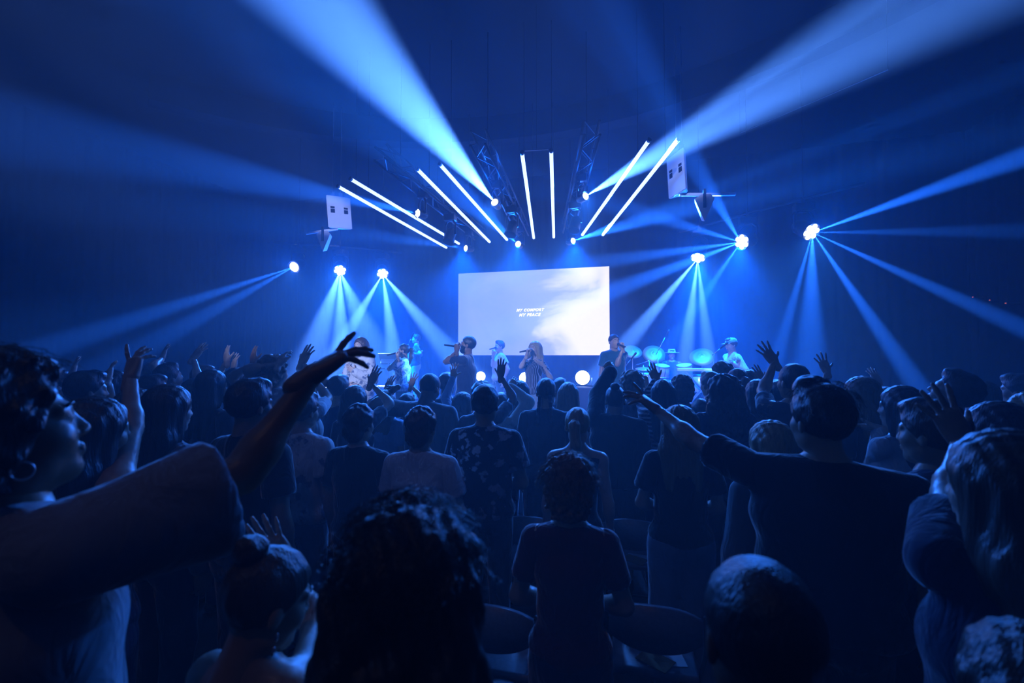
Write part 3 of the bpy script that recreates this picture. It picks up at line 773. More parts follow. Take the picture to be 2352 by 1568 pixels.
# keyboards at left and a sheet stand
p = P(886, 886, 9.0); t = empty('side_table', (p.x, p.y, STAGE_Z)); tag(t, 'small pale table on the stage left of the dark haired singer', 'table'); z = p.z - STAGE_Z
bm = bmesh.new(); add_box(bm, (-.22, -.16, z - .03), (.22, .16, z), bevel=.006); bm_obj('table_top', bm, MAT['white_paint'], t)
for i in (-1, 1):
    for j in (-1, 1):
        bm = bmesh.new(); add_tube(bm, [(.19 * i, .13 * j, z - .03), (.20 * i, .14 * j, 0)], .014, 6); bm_obj('leg', bm, MAT['steel'], t)
p = P(892, 824, 9.6); t = empty('music_stand', (p.x, p.y, STAGE_Z)); tag(t, 'music stand with pale sheet behind the dark haired singer', 'music stand'); z = p.z - STAGE_Z
bm = bmesh.new(); add_box(bm, (-.20, -.01, -.13), (.20, .01, .13)); bm.transform(Matrix.Translation((0, 0, z)) @ Matrix.Rotation(.5, 4, 'X')); d_ = bm_obj('desk', bm, MAT['black_metal'], t)
bm = bmesh.new(); add_box(bm, (-.16, -.014, -.11), (.16, -.011, .12)); bm.transform(Matrix.Translation((0, 0, z)) @ Matrix.Rotation(-.5, 4, 'X')); bm_obj('sheet', bm, MAT['white_card'], d_)
bm = bmesh.new(); add_tube(bm, [(0, 0, .12), (0, 0, z)], .012, 8); bm_obj('pole', bm, MAT['steel'], t)
for k in range(3):
    a = k * 2.094; bm = bmesh.new(); add_tube(bm, [(0, 0, .18), (.22 * math.cos(a), .22 * math.sin(a), 0)], .009, 6); bm_obj('leg', bm, MAT['steel'], t)
def microphone(head_px, tail_px, label):
    a, b_ = P(*head_px), P(*tail_px); t = (b_ - a).normalized(); r = empty('microphone', a); tag(r, label, 'microphone'); inv_ = Matrix.Translation(-a)
    bm = bmesh.new(); add_tube(bm, [a + t * .045, a + t * .06, a + t * .24], [.018, .017, .011], 12); bm.transform(inv_); bm_obj('handle', bm, MAT['black_metal'], r, True)
    bm = bmesh.new(); add_tube(bm, [a - t * .012, a - t * .004, a + t * .018, a + t * .04, a + t * .05], [.006, .019, .026, .024, .018], 14); bm.transform(inv_); bm_obj('grille', bm, MAT['truss_metal'], r, True)
# ------------------------------------------------------------------ people
def head_solid(sex):
    s = Solid(); f = 0.94 if sex == 'f' else 1.0
    s.ell((0, -.012, .030), (.076, .096, .088), .02)
    s.ell((0, .022, -.032), (.060 * f, .068, .086), .035)
    s.ell((0, .056, -.100), (.030 * f, .030, .022), .035)
    for x in (-1, 1):
        s.ell((x * .040, .050, -.032), (.026, .028, .026), .03)
        s.ell((x * .050, .010, -.075), (.018, .030, .024), .03)
        s.ell((x * .078, -.010, -.012), (.010, .020, .032), .008, rot_euler(-.25, 0, x * .35))
        s.ell((x * .033, .094, .004), (.017, .014, .011), .012, None, 'sub')
        s.ell((x * .032, .077, .003), (.014, .013, .012), .004)
        s.cone((x * .050, .070, .020), (x * .014, .086, .022), .009, .010, .012)
    s.cone((0, .086, .012), (0, .106, -.031), .008, .0105, .012)
    for x in (-1, 1): s.ell((x * .012, .097, -.035), (.009, .011, .008), .008)
    s.ell((0, .089, -.060), (.023, .010, .006), .006)
    s.ell((0, .088, -.072), (.020, .011, .008), .006)
    s.cone((0, -.022, -.075), (0, -.040, -.185), .052 * f, .058 * f, .03)
    return s
def hnoise(f, amp, z=1.0):
    def fn(X, Y, Z):
        return amp * (np.sin(f * X + 1.3 * np.sin(f * .7 * Z + .5) + .8) * np.sin(f * Y + 1.1 * np.sin(f * .6 * X)) * .6 +
                      np.sin(f * z * Z + 1.7 * np.sin(f * .8 * Y + 1.9)) * .4 + .35 * np.sin(2.1 * f * X + f * Y) * np.sin(1.9 * f * Z * z + f * X))
    return fn
def hair_solid(style):
    s = Solid()
    HL = ((0, .080, .062), (0, .72, -.69))        # hairline plane
    if style in ('short', 'crop', 'quiff'):
        t = .010 if style == 'crop' else .017
        s.ell((0, -.014, .034), (.076 + t, .096 + t, .088 + t), .02)
        if style != 'crop': s.ell((0, .045, .105), (.060, .05, .030), .03)
        if style == 'quiff': s.ell((.01, .055, .125), (.062, .05, .034), .02)
        s.cut(*HL)
        s.noise = hnoise(95, .0035 if style != 'crop' else .0015)
    elif style == 'wavy':
        s.ell((0, -.014, .040), (.098, .112, .106), .02); s.ell((0, -.07, -.05), (.075, .045, .06), .03)
        s.cut((0, .075, .062), (0, .80, -.60)); s.noise = hnoise(75, .008)
    elif style == 'curly':
        s.ell((0, -.015, .045), (.112, .122, .115), .02); s.ell((0, -.065, -.045), (.095, .06, .085), .04)
        s.cut((0, .070, .060), (0, .85, -.5)); s.noise = hnoise(85, .013)
    elif style == 'afro':
        s.ell((0, -.02, .055), (.135, .135, .130), .02); s.cut((0, .075, .060), (0, .8, -.6)); s.noise = hnoise(110, .010)
    elif style in ('long', 'longwide', 'longcurly', 'bob'):
        w = {'long': 1.0, 'longwide': 1.18, 'longcurly': 1.28, 'bob': 1.05}[style]; L = {'bob': -.13}.get(style, -.36)
        s.ell((0, -.014, .036), (.090 * w, .110, .100), .02)
        for x in (-1, 0, 1):
            s.cone((x * .055 * w, -.045, .02), (x * .062 * w, -.070, -.14), .050, .052 * w, .03)
            if style != 'bob': s.cone((x * .062 * w, -.070, -.14), (x * .060 * w, -.100, L), .052 * w, .034 * w, .03)
        for x in (-1, 1): s.cone((x * .070 * w, .010, .03), (x * .082 * w, .0, -.12 if style == 'bob' else -.20), .026, .026, .03)
        s.cut((0, .083, .066), (0, .93, -.36))
        if style == 'longcurly': s.noise = hnoise(70, .014, .6)
        else: s.noise = lambda X, Y, Z: .0035 * np.sin(170 * X + 3 * np.sin(9 * Z)) * np.sin(120 * Y + 2) + 0 * Z
    elif style in ('bun', 'ponytail', 'braids'):
        s.ell((0, -.014, .034), (.087, .107, .098), .02); s.cut(*HL)
        s2 = Solid()
        if style == 'bun': s2.ell((0, -.075, .125), (.042, .042, .038), .02); s2.noise = hnoise(120, .004)
        elif style == 'ponytail':
            s2.chain([(0, -.105, .045), (0, -.15, .02), (.01, -.15, -.10), (.015, -.12, -.25)], [.026, .036, .034, .014])
            s2.noise = lambda X, Y, Z: .004 * np.sin(200 * X) * np.sin(160 * Y) + 0 * Z
        else:
            for x in (-1, 1):
                for i in range(10):
                    s2.ell((x * (.045 + .002 * i), -.085 - .004 * i + .01 * (i % 2), -.03 - .027 * i), (.019, .017, .020), .006)
        s.noise = lambda X, Y, Z: .0025 * np.sin(150 * X) * np.sin(100 * Y) + 0 * Z
        return s, s2
    return s
FING = {  # finger: base x, base y, lengths, base spread ; thumb on -x for a right hand (palm towards -Z)
    'index': (-.027, .088, (.042, .026, .020), -.10), 'middle': (-.007, .092, (.046, .030, .021), -.02),
    'ring': (.013, .088, (.042, .028, .020), .07), 'little': (.031, .078, (.033, .021, .018), .18)}
HAND_POSE = {  # curl per finger (3 bends), spread factor, thumb (elevation, curl)
    'open': (dict(index=(.12, .12, .1), middle=(.08, .12, .1), ring=(.14, .15, .1), little=(.2, .2, .1)), 1.2, .75),
    'spread': (dict(index=(.0, .05, .05), middle=(.02, .08, .05), ring=(.05, .1, .05), little=(.05, .1, .05)), 2.2, 1.05),
    'relaxed': (dict(index=(.35, .45, .3), middle=(.45, .5, .3), ring=(.5, .55, .35), little=(.55, .55, .35)), .8, .45),
    'reach': (dict(index=(-.35, .15, .1), middle=(.25, .25, .2), ring=(.38, .3, .2), little=(.75, .25, .2)), 1.0, .8),
    'point': (dict(index=(-.05, .08, .05), middle=(.55, .6, .4), ring=(.9, .9, .5), little=(1.0, .95, .5)), .9, .35),
    'grip': (dict(index=(1.15, 1.25, .7), middle=(1.2, 1.3, .7), ring=(1.2, 1.3, .7), little=(1.2, 1.3, .7)), .6, .2),
}
def hand_solid(pose):
    curls, sp, th = HAND_POSE[pose]
    s = Solid()
    s.cone((0, -.05, 0), (0, .005, 0), .027, .026, .02)
    for f, (bx, by, L, a) in FING.items():
        s.cone((bx * .55, .005, 0), (bx, by, 0), .016, .0115, .016)
    s.ell((0, .05, -.003), (.036, .045, .014), .02)
    s.cone((-.018, .012, -.008), (-.036, .040, -.014), .016, .013, .012)
    for f, (bx, by, L, a) in FING.items():
        p = Vector((bx, by, 0)); ang = 0; sa = a * sp
        rr = [.0098, .0088, .0080, .0066] if f != 'little' else [.0085, .0076, .007, .0058]
        for i in range(3):
            ang += curls[f][i]
            dv = Vector((math.sin(sa) * math.cos(ang), math.cos(sa) * math.cos(ang), -math.sin(ang)))
            q = p + dv * L[i]
            s.cone(p, q, rr[i], rr[i + 1], .005); p = q
    # thumb leaves the side of the palm near its base
    b = Vector((-.034, .036, -.013)); d1 = Vector((-math.sin(th), math.cos(th), -.35)).normalized()
    m1 = b + d1 * .034; d2 = Vector((-math.sin(th * .7), math.cos(th * .7), -.40 if pose != 'grip' else -.9)).normalized(); m2 = m1 + d2 * .028
    s.cone(b, m1, .0125, .0105, .008); s.cone(m1, m2, .0105, .0082, .005)
    return s
_cache = {}
def cached(key, fn):
    if key not in _cache: _cache[key] = fn()
    return _cache[key]
def head_mesh(sex, h): return cached(('head', sex, h), lambda: head_solid(sex).mesh(h))
def hand_mesh(pose, h): return cached(('hand', pose, h), lambda: hand_solid(pose).mesh(h))
def hair_mesh(style, h):
    def fn():
        s = hair_solid(style)
        return join([x.mesh(h) for x in s]) if isinstance(s, tuple) else s.mesh(h)
    return cached(('hair', style, h), fn)
def strands(rng, n, style):
    """loose strands of hair standing off the head, thin three-sided tubes"""
    V, Q = [], []
    for i in range(n):
        u = rng.uniform(-1, 1); a = rng.uniform(0, 2 * math.pi)
        z = rng.uniform(-.1, 1.0); r = math.sqrt(max(0, 1 - min(1, z) ** 2))
        nrm = np.array([r * math.cos(a), r * math.sin(a), z]); 
        if nrm[1] > .25 and nrm[2] < .5: continue
        p = np.array([0, -.015, .045]) + nrm * np.array([.100, .110, .104])
        L = rng.uniform(.03, .085); seg = 7; turn = rng.uniform(2, 5) * (1 if rng.random() < .5 else -1)
        t1 = np.cross(nrm, [0, 0, 1.0]) + 1e-3; t1 /= np.linalg.norm(t1); t2 = np.cross(nrm, t1)
        w = .0011; ring = []
        for k in range(seg + 1):
            f = k / seg; ph = turn * f * 2
            c = p + nrm * L * f * (.75 if style == 'curly' else .45) + (t1 * math.cos(ph) + t2 * math.sin(ph)) * .016 * f + np.array([0, 0, -1]) * L * .5 * f * f
            base = len(V)
            for j in range(3):
                b = 2 * math.pi * j / 3
                V.append(c + (t1 * math.cos(b) + nrm * math.sin(b)) * w * (1 - .6 * f))
            if k:
                for j in range(3): Q.append((base - 3 + j, base - 3 + (j + 1) % 3, base + (j + 1) % 3, base + j))
    return np.array(V), np.array(Q)

def leg_solid(kind, w=1.0):
    s = Solid(); o = {'skin': 0, 'jeans': .014, 'wide': .034}.get(kind, .014)
    if kind == 'skirt':
        for i in range(24):
            a = 2 * math.pi * i / 24
            s.cone((.12 * w * math.cos(a), .09 * math.sin(a), 1.02), ((.24 + .015 * (i % 2)) * math.cos(a), (.20 + .015 * (i % 2)) * math.sin(a), .50), .035, .03, .05)
        s.ell((0, 0, .93), (.17 * w, .125, .12), .05)
        return s
    if kind in ('seated', 'seatskin'):
        o = .014 if kind == 'seated' else 0
        s.ell((0, -.005, .95), (.165 + o, .125 + o, .105 + o), .04)
        for x in (-1, 1):
            s.cone((x * .088, .02, .93), (x * .16, .42, .93), .085 + o, .060 + o, .03)
            s.cone((x * .16, .42, .93), (x * .16, .44, .52), .060 + o, .044 + o, .03)
        return s
    s.ell((0, -.005, .95), (.160 * w + o, .112 + o, .115 + o), .04)
    s.ell((-.07, -.05, .90), (.085, .085, .095), .05); s.ell((.07, -.05, .90), (.085, .085, .095), .05)
    for x in (-1, 1):
        s.cone((x * .088 * w, 0, .88), (x * .098, .012, .50), .088 + o, .058 + o * 1.2, .03)
        s.cone((x * .098, .012, .50), (x * .102, -.02, .085), .058 + o * 1.2, .042 + o * 1.6, .03)
        if kind == 'skin': s.cone((x * .102, -.03, .05), (x * .112, .13, .03), .035, .025, .03)
    if kind != 'skin': s.cut((0, 0, 1.03), (0, 0, 1)); s.cut((0, 0, .03), (0, 0, -1))
    return s
def shoe_solid():
    s = Solid(); s.cone((0, -.045, .045), (0, .12, .040), .046, .040, .03); s.cone((0, -.02, .06), (0, -.02, .10), .044, .042, .03)
    s.cut((0, 0, 0), (0, 0, -1)); return s
LEG = {}
def leg_mesh_data(kind, h):
    key = (kind, h)
    if key not in LEG: LEG[key] = mesh_from('trousers' if kind != 'skirt' else 'skirt', leg_solid(kind).mesh(h))
    return LEG[key]
_shoe = []
def V3(v): return np.array(v, float)
def ik(S, T, a, b, hint):
    d = T - S; L = np.linalg.norm(d); L2 = min(max(L, abs(a - b) + .03), (a + b) * .995)
    u = d / (L + 1e-9); T = S + u * L2
    x = (a * a - b * b + L2 * L2) / (2 * L2); hgt = math.sqrt(max(a * a - x * x, 0))
    n = hint - u * (hint @ u); n = n / (np.linalg.norm(n) + 1e-9)
    return S + u * x + n * hgt, T
def proj(w_):
    c = CAM_R.transposed() @ (Vector(w_) - CAM_POS); return (1176 + F_PX * c.x / -c.z, 784 - F_PX * c.y / -c.z)
STAGE_FOCUS = Vector((-2.6, 10.0, 0))
def person(name, label, px, py, d, hair=('short', 'hair_dark'), shirt=('tee', 'cloth_navy'), legs=('jeans', 'denim'), sex='m', head=(0, 0, 0),
           yaw=None, L='down', R='down', skin='skin_tan', floor=0.0, w=None, lean=0.0, group=None, height=None, off=.0, extra=None, cap=None, nstrand=0, sleeve=.0, droop=.0, seat=0.0, dbg=False, face=False, beard=None):
    """a standing person: head top seen at pixel (px, py), d metres away along the view axis"""
    top = P(px, py, d)
    H = height or min(max(top.z - floor + seat, 1.46), 1.93)
    s = H / 1.765
    if w is None: w = 1.0 if sex == 'm' else .88
    if yaw is None:
        v = STAGE_FOCUS - top; yaw_r = math.atan2(-v.x, v.y) * .8
    else: yaw_r = math.radians(yaw)
    near = d < 2.3; mid = d < 3.6
    hb = .016 if near else (.022 if mid else .028)
    hh = .006 if near else (.008 if mid else .010)
    hn = .0040 if near else (.0052 if mid else .0062)
    root = empty('person', (top.x, top.y, floor), yaw_r)
    tag(root, label, 'person', group)
    inv = root_mat = Matrix.Translation((top.x, top.y, floor - seat)) @ Matrix.Rotation(yaw_r, 4, 'Z') @ Matrix.Scale(s, 4)
    inv = inv.inverted()
    def loc(pt): return V3(inv @ Vector(pt))          # world point -> body space of a 1.765 m person
    # head top should stay under the given pixel: the lean moves the shoulders back
    lx = -lean * .5
    def tz(z): return V3((0, (z - .95) * math.sin(lean) - .55 * math.sin(lean), 0))
    neck = V3((0, -.02, 1.49)) + tz(1.49); hc = V3((0, -.005, 1.645)) + tz(1.645)
    body = Solid(); cloth = Solid(); slv = []
    kind, ccol = shirt
    o = .016 + off; loose = .030 + off if kind in ('tee', 'long', 'dress', 'jacket') else .016 + off
    tor = [((0, 0, .96), (.160, .112, .11)), ((0, .0, 1.12), (.142, .100, .14)), ((0, -.005, 1.29), (.165, .118, .16))]
    if sex == 'f': tor = [((0, 0, .96), (.178, .118, .11)), ((0, .0, 1.12), (.138, .098, .13)), ((0, .0, 1.29), (.168, .122, .15))]
    for i, (c, r) in enumerate(tor):
        c = V3(c) + tz(c[2]); r = V3(r) * V3((w, 1, 1)); body.ell(c, r, .06); oo = loose if i < 2 else o
        cloth.ell(c, r + V3((oo, oo, .0)), .07)
    sh = {}
    for side_, sgn in (('L', -1), ('R', 1)):
        sh[side_] = V3((sgn * .178 * w, -.012, 1.415)) + tz(1.415)
    body.cone(neck + V3((0, 0, -.08)), hc + V3((0, -.02, -.06)), .064 * (.9 if sex == 'f' else 1), .050 * (.92 if sex == 'f' else 1), .03)
    arms = {'L': L, 'R': R}; hands = []
    for side_, sgn in (('L', -1), ('R', 1)):
        A = arms[side_]; S = sh[side_].copy(); ua, fa = .295, .262
        hpose = 'relaxed'; pn = None
        if A == 'down':
            E, W = ik(S, S + V3((sgn * .07, .05, -.545)), ua, fa, V3((sgn * .4, -1, 0))); hd = V3((0, .15, -1)); pn = V3((-sgn, 0, 0))
        elif A == 'front':      # forearms across the belly
            E, W = ik(S, V3((sgn * .06, .20, 1.06)), ua, fa, V3((sgn * 1, -.6, -.6))); hd = V3((-sgn, .25, .1)); pn = V3((0, -1, .1))
        elif A == 'chest':
            E, W = ik(S, V3((sgn * .07, .20, 1.27)), ua, fa, V3((sgn * 1, -.3, -1))); hd = V3((-sgn, .1, .6)); pn = V3((0, -1, 0)); hpose = 'open'
        elif A == 'pocket':
            E, W = ik(S, S + V3((sgn * .05, .0, -.50)), ua, fa, V3((sgn * 1, -1, 0))); hd = V3((0, .1, -1)); pn = V3((-sgn, 0, 0))
        elif A == 'mic':
            E, W = ik(S, hc + V3((sgn * .05, .20, -.13)), ua, fa, V3((sgn * 1, .3, -1))); hd = V3((-sgn * .6, -.1, .8)); pn = V3((-sgn * .5, -1, 0)); hpose = 'grip'
        else:                   # (wrist pixel, depth), (finger pixel, depth), hand pose, palm side, elbow hint
            wp, fp, hpose = A[0], A[1], A[2]
            T = loc(P(*wp)); Fp = loc(P(*fp))
            hint = V3(A[4]) if len(A) > 4 else V3((sgn * .8, -.3, -1))
            lift = max(0.0, min(1.0, (T[2] - S[2]) / .45)); S = S + V3((-sgn * .015, .02, .055)) * lift
            dd = T - S
            if np.linalg.norm(dd) > .62: S = S + dd / np.linalg.norm(dd) * min(.05, np.linalg.norm(dd) - .6)
            LL = np.linalg.norm(T - S); k_ = max(1.0, min(1.10, LL / (ua + fa)))
            E, W = ik(S, T, ua * k_, fa * k_, hint)
            hd = Fp - T; pn = V3(A[3]) if len(A) > 3 and A[3] is not None else V3((0, 1, 0))
        hd = hd / np.linalg.norm(hd); pn = pn - hd * (pn @ hd); pn = pn / (np.linalg.norm(pn) + 1e-9)
        fatk = .93 if sex == 'f' else 1.0
        body.cone(S, E, .053 * fatk, .041 * fatk, .035); body.cone(E, W, .042 * fatk, .026, .02)
        body.ell(E + (W - E) * .22, (.043 * fatk,) * 3, .03)
        body.cone(neck + V3((0, -.005, -.015)), S, .050, .050 * fatk, .05)
        cloth.cone(neck + V3((0, -.012, -.036)), S + V3((0, 0, 0)), .064 + off * .5, .062 * fatk + off * .6, .05)
        if kind in ('tee', 'dress'):
            sl = Solid(); sl.cone(S, S + (E - S) * (.62 + sleeve), .064 + off * .6, .062 + off * 1.3 + sleeve * .05, .03)
            if droop: sl.cone(S, S + (E - S) * (.62 + sleeve) + V3((0, 0, -droop)), .064 + off * .6, .060 + off, .04)
            sl.cut(S + (E - S) * (.64 + sleeve), E - S); slv.append(sl)
        elif kind in ('long', 'jacket'):
            sl = Solid(); sl.cone(S, E, .064 + off * .6, .055 + off * .8, .03); sl.cone(E, E + (W - E) * .94, .056 + off * .8, .040 + off * .8, .03); slv.append(sl)
        if dbg: print('DBG', side_, [tuple(round(c) for c in proj(root_mat @ Vector(q_))) for q_ in (S, E, W)])
        # hand
        if hpose is not None:
            X = np.cross(hd, -pn); M = np.eye(4)
            mir = -1 if sgn < 0 else 1
            M[:3, 0] = X * mir; M[:3, 1] = hd; M[:3, 2] = -pn; M[:3, 3] = W
            hands.append(xf(hand_mesh(hpose, hn), M, mirror=mir < 0))
    parts = [body.mesh(hb)]
    Mh = np.eye(4); Mh[:3, :3] = rot_euler(math.radians(head[1]), math.radians(head[2]), math.radians(head[0])); Mh[:3, 3] = hc
    piv = V3((0, -.03, -.09)); Mh[:3, 3] = hc + piv - Mh[:3, :3] @ piv
    parts.append(xf(head_mesh(sex, hh), Mh))
    parts += hands
    parts.append(cached(('legs_skin', seat > 0), lambda: leg_solid('skin' if not seat else 'seatskin').mesh(.03)))
    bo = obj('body', mesh_from('body', join(parts)), MAT[skin], root); bo.scale = (s, s, s)
    # clothing
    if kind == 'tank':
        cloth.cut(neck + V3((0, 0, -.055)), (0, .2, 1))
    hem = .90 if kind != 'dress' else .80
    cloth.cut((0, 0, hem), (0, 0, -1)); cloth.cut(neck + V3((0, .03, .035)), (0, .25, 1))
    if kind == 'jacket': cloth.cone(neck + V3((-.055, -.03, -.01)), neck + V3((.055, -.03, -.01)), .035, .035, .02)
    co = obj({'tee': 'shirt', 'long': 'long_sleeved_shirt', 'tank': 'sleeveless_top', 'jacket': 'jacket', 'dress': 'dress'}[kind], mesh_from('shirt', join([cloth.mesh(hb * .9)] + [x.mesh(hb * .8) for x in slv])), MAT[ccol], root); co.scale = (s, s, s)
    lk, lcol = legs
    lo_ = obj('trousers' if lk != 'skirt' else 'skirt', leg_mesh_data(lk, .022 if not near else .016), MAT[lcol], root); lo_.scale = (s, s, s)
    if not _shoe: _shoe.append(mesh_from('shoe', shoe_solid().mesh(.014)))
    for sgn in (-1, 1):
        so = obj('shoe', _shoe[0], MAT['shoe_black'], root, (sgn * .102 * s, -.005, 0) if not seat else (sgn * .16 * s, .45 * s, .0)); so.scale = (s, s, s)
    # hair
    if hair[0] != 'bald':
        VQ = xf(hair_mesh(hair[0], hh * .95), Mh)
        if nstrand: VQ = join([VQ, xf(strands(np.random.default_rng(nstrand), nstrand, 'curly' if 'curly' in hair[0] else 'x'), Mh)])
        ho = obj('hair', mesh_from('hair', VQ), MAT[hair[1]], root); ho.scale = (s, s, s)
    M4 = Matrix(Mh.tolist())
    root['_s'] = s
    HEADM[root.name] = root_mat @ M4
    if cap:
        kind_, cm = cap
        bm = bmesh.new()
        if kind_ == 'cap':
            add_lathe(bm, [(.094, .035), (.097, .06), (.088, .10), (.06, .130), (.0, .142)], 20, Matrix.Translation((0, -.012, 0)) @ Matrix.Diagonal((.95, 1.16, 1, 1)))
            vs = []
            for i in range(9):
                a = math.radians(20 + 140 * i / 8)
                vs.append((bm.verts.new((.088 * math.cos(a), .005 + .095 * math.sin(a), .046)), bm.verts.new((.078 * math.cos(a), .03 + .165 * math.sin(a), .036))))
            for (a0, a1), (b0, b1) in zip(vs[:-1], vs[1:]): bm.faces.new((a0, b0, b1, a1))
        else:
            add_lathe(bm, [(.092, .052), (.180, .048), (.188, .055), (.18, .06), (.098, .062), (.092, .11), (.078, .150), (.05, .150), (0, .140)], 24, Matrix.Translation((0, -.012, 0)) @ Matrix.Diagonal((1, 1.12, 1, 1)))
        bm.transform(M4)
        c = bm_obj('cap' if kind_ == 'cap' else 'hat', bm, MAT[cm], root, True); c.scale = (s, s, s)
    if face:
        for sgn in (-1, 1):
            bm = bmesh.new(); bmesh.ops.create_uvsphere(bm, u_segments=10, v_segments=8, radius=.0115); bm.transform(M4 @ Matrix.Translation((sgn * .032, .0795, .003)) @ Matrix.Diagonal((1.1, .8, .7, 1)))
            e_ = bm_obj('eye', bm, MAT['eye_white'], root, True); e_.scale = (s, s, s)
            bm = bmesh.new(); bmesh.ops.create_uvsphere(bm, u_segments=8, v_segments=6, radius=.0062); bm.transform(M4 @ Matrix.Translation((sgn * .0325, .0860, .003)) @ Matrix.Diagonal((1, .6, 1, 1)))
            e2_ = bm_obj('iris', bm, MAT['eye_dark'], e_, True)
            bm = bmesh.new(); add_tube(bm, [(sgn * .014, .0935, .024), (sgn * .032, .0925, .030), (sgn * .050, .082, .026)], [.0035, .0045, .002], 6); bm.transform(M4)
            e_ = bm_obj('eyebrow', bm, MAT[hair[1] if hair[0] != 'bald' else 'hair_dark'], root, True); e_.scale = (s, s, s)
        bm = bmesh.new(); bmesh.ops.create_uvsphere(bm, u_segments=10, v_segments=6, radius=1); bm.transform(M4 @ Matrix.Translation((0, .0885, -.066)) @ Matrix.Diagonal((.021, .0085, .0105, 1)))
        e_ = bm_obj('lips', bm, MAT['lip'], root, True); e_.scale = (s, s, s)
    if beard:
        bs = Solid(); bs.ell((0, .048, -.088), (.054, .052, .046), .03); bs.ell((0, .086, -.055), (.028, .012, .006), .012)
        for sgn in (-1, 1): bs.cone((sgn * .062, .012, -.015), (sgn * .050, .030, -.085), .012, .022, .02)
        bs.ell((0, .098, -.068), (.016, .012, .010), .006, None, 'sub'); bs.noise = hnoise(160, .002)
        e_ = obj('beard', mesh_from('beard', xf(bs.mesh(hh), Mh)), MAT[beard], root); e_.scale = (s, s, s)
    if seat:
        for ch in root.children:
            if ch.name.split('.')[0] != 'shoe': ch.location.z -= seat
    if extra:
        for f in extra: f(root, s, dict(Mh=M4, hands=hands, S=sh, hc=hc))
    return root
HEADM = {}
# ------------------------------------------------------------------ performers
PG = 'performers on the stage'
SZ = STAGE_Z
def perf(label, px, py, d, **k):
    k.setdefault('floor', SZ); k.setdefault('face', True)
    return person('person', label, px, py, d, group=PG, **k)
perf('bearded man in dark tee singing into a raised microphone left of the screen centre', 1071, 773, 6.4, yaw=98, head=(0, 10, 0), hair=('crop', 'hair_black'), beard='hair_black', skin='skin_brown',
     shirt=('tee', 'cloth_navy'), legs=('jeans', 'trousers_black'), w=1.12, off=.012, L=((1049, 806, 6.20), (1047, 786, 6.18), 'grip', (.2, -.2, 1), (.4, .1, -1)), R='down')
microphone((1053, 796, 6.26), (1030, 793, 6.14), 'black handheld microphone raised by the bearded singer')
perf('blonde woman in pinstriped top singing before the lower edge of the screen', 1226, 785, 7.3, sex='f', yaw=148, head=(8, 8, 0), hair=('longwide', 'hair_blond'), skin='skin_pale', shirt=('tee', 'cloth_pinstripe'), legs=('jeans', 'denim_light'),
     R=((1210, 815, 7.0), (1212, 799, 7.0), 'grip', (-.3, -.3, 1), (.6, .2, -1)), L=((1247, 838, 7.02), (1232, 828, 6.98), 'open', (0, -1, .1), (-.7, -.2, -1)))
microphone((1221, 803, 7.12), (1195, 808, 6.98), 'handheld microphone held by the blonde singer')
perf('dark haired woman in tie dyed shirt singing at the left of the stage', 926, 790, 7.9, sex='f', yaw=100, head=(0, 4, 0), hair=('ponytail', 'hair_dark'), skin='skin_tan', shirt=('tee', 'cloth_tiedye'), legs=('jeans', 'trousers_black'), off=.01,
     L=((914, 822, 7.65), (909, 808, 7.65), 'grip', (.2, -.2, 1), (.4, .1, -1)), R=((918, 845, 7.8), (915, 830, 7.75), 'relaxed'))
microphone((917, 808, 7.75), (892, 815, 7.6), 'handheld microphone held by the woman in the tie dyed shirt')
perf('man in pale open vest singing in front of the lower left part of the screen', 1146, 783, 10.3, yaw=128, head=(0, 4, 0), hair=('short', 'hair_brown'), skin='skin_pale', shirt=('tee', 'cloth_cream'), legs=('jeans', 'denim_dark'), off=.015,
     R=((1133, 815, 10.1), (1137, 804, 10.05), 'grip', (.2, -.2, 1)), L='pocket')
microphone((1139, 798, 10.15), (1128, 801, 10.0), 'handheld microphone held by the man in the pale vest')
perf('man in teal tee and white trousers singing right of the screen', 1411, 768, 8.1, yaw=212, head=(0, 2, 0), hair=('crop', 'hair_dark'), skin='skin_tan', shirt=('tee', 'cloth_teal'), legs=('jeans', 'trousers_white'), off=.012, w=1.05,
     L=((1430, 802, 7.9), (1424, 790, 7.85), 'grip', (-.2, -.2, 1), (.6, .1, -1)), R='down')
microphone((1419, 790, 7.92), (1430, 794, 7.78), 'handheld microphone held by the man in the teal tee')
perf('musician in dark tee and pale trousers at the back left beyond the singers', 955, 768, 12.2, yaw=118, hair=('short', 'hair_brown'), skin='skin_pale', shirt=('tee', 'cloth_slate'), legs=('jeans', 'trousers_white'), floor=.75,
     L=((952, 812, 12.0), (943, 806, 11.9), 'relaxed'), R=((967, 808, 12.0), (960, 812, 11.9), 'relaxed'))
stand_at(938, 11.6, 790, (944, 777), 'microphone stand before the musician at the back left', STAGE_Z)
perf('performer in pale blossom print robe seen behind the raised foreground hand', 828, 776, 6.7, sex='f', yaw=175, hair=('bob', 'hair_brown'), skin='skin_pale', shirt=('long', 'cloth_blossom'), legs=('wide', 'trousers_white'), off=.035,
     L='chest', R='front')
perf('drummer in a pale wide brimmed hat seated behind the drum kit', 1543, 801, 11.25, yaw=182, hair=('short', 'hair_dark'), skin='skin_tan', shirt=('tee', 'cloth_slate'), legs=('seated', 'trousers_black'), floor=.80, seat=.44, cap=('hat', 'cloth_cream'), height=1.72,
     R=((1522, 822, 10.85), (1517, 816, 10.8), 'grip'), L=((1562, 838, 10.8), (1566, 846, 10.7), 'grip'))
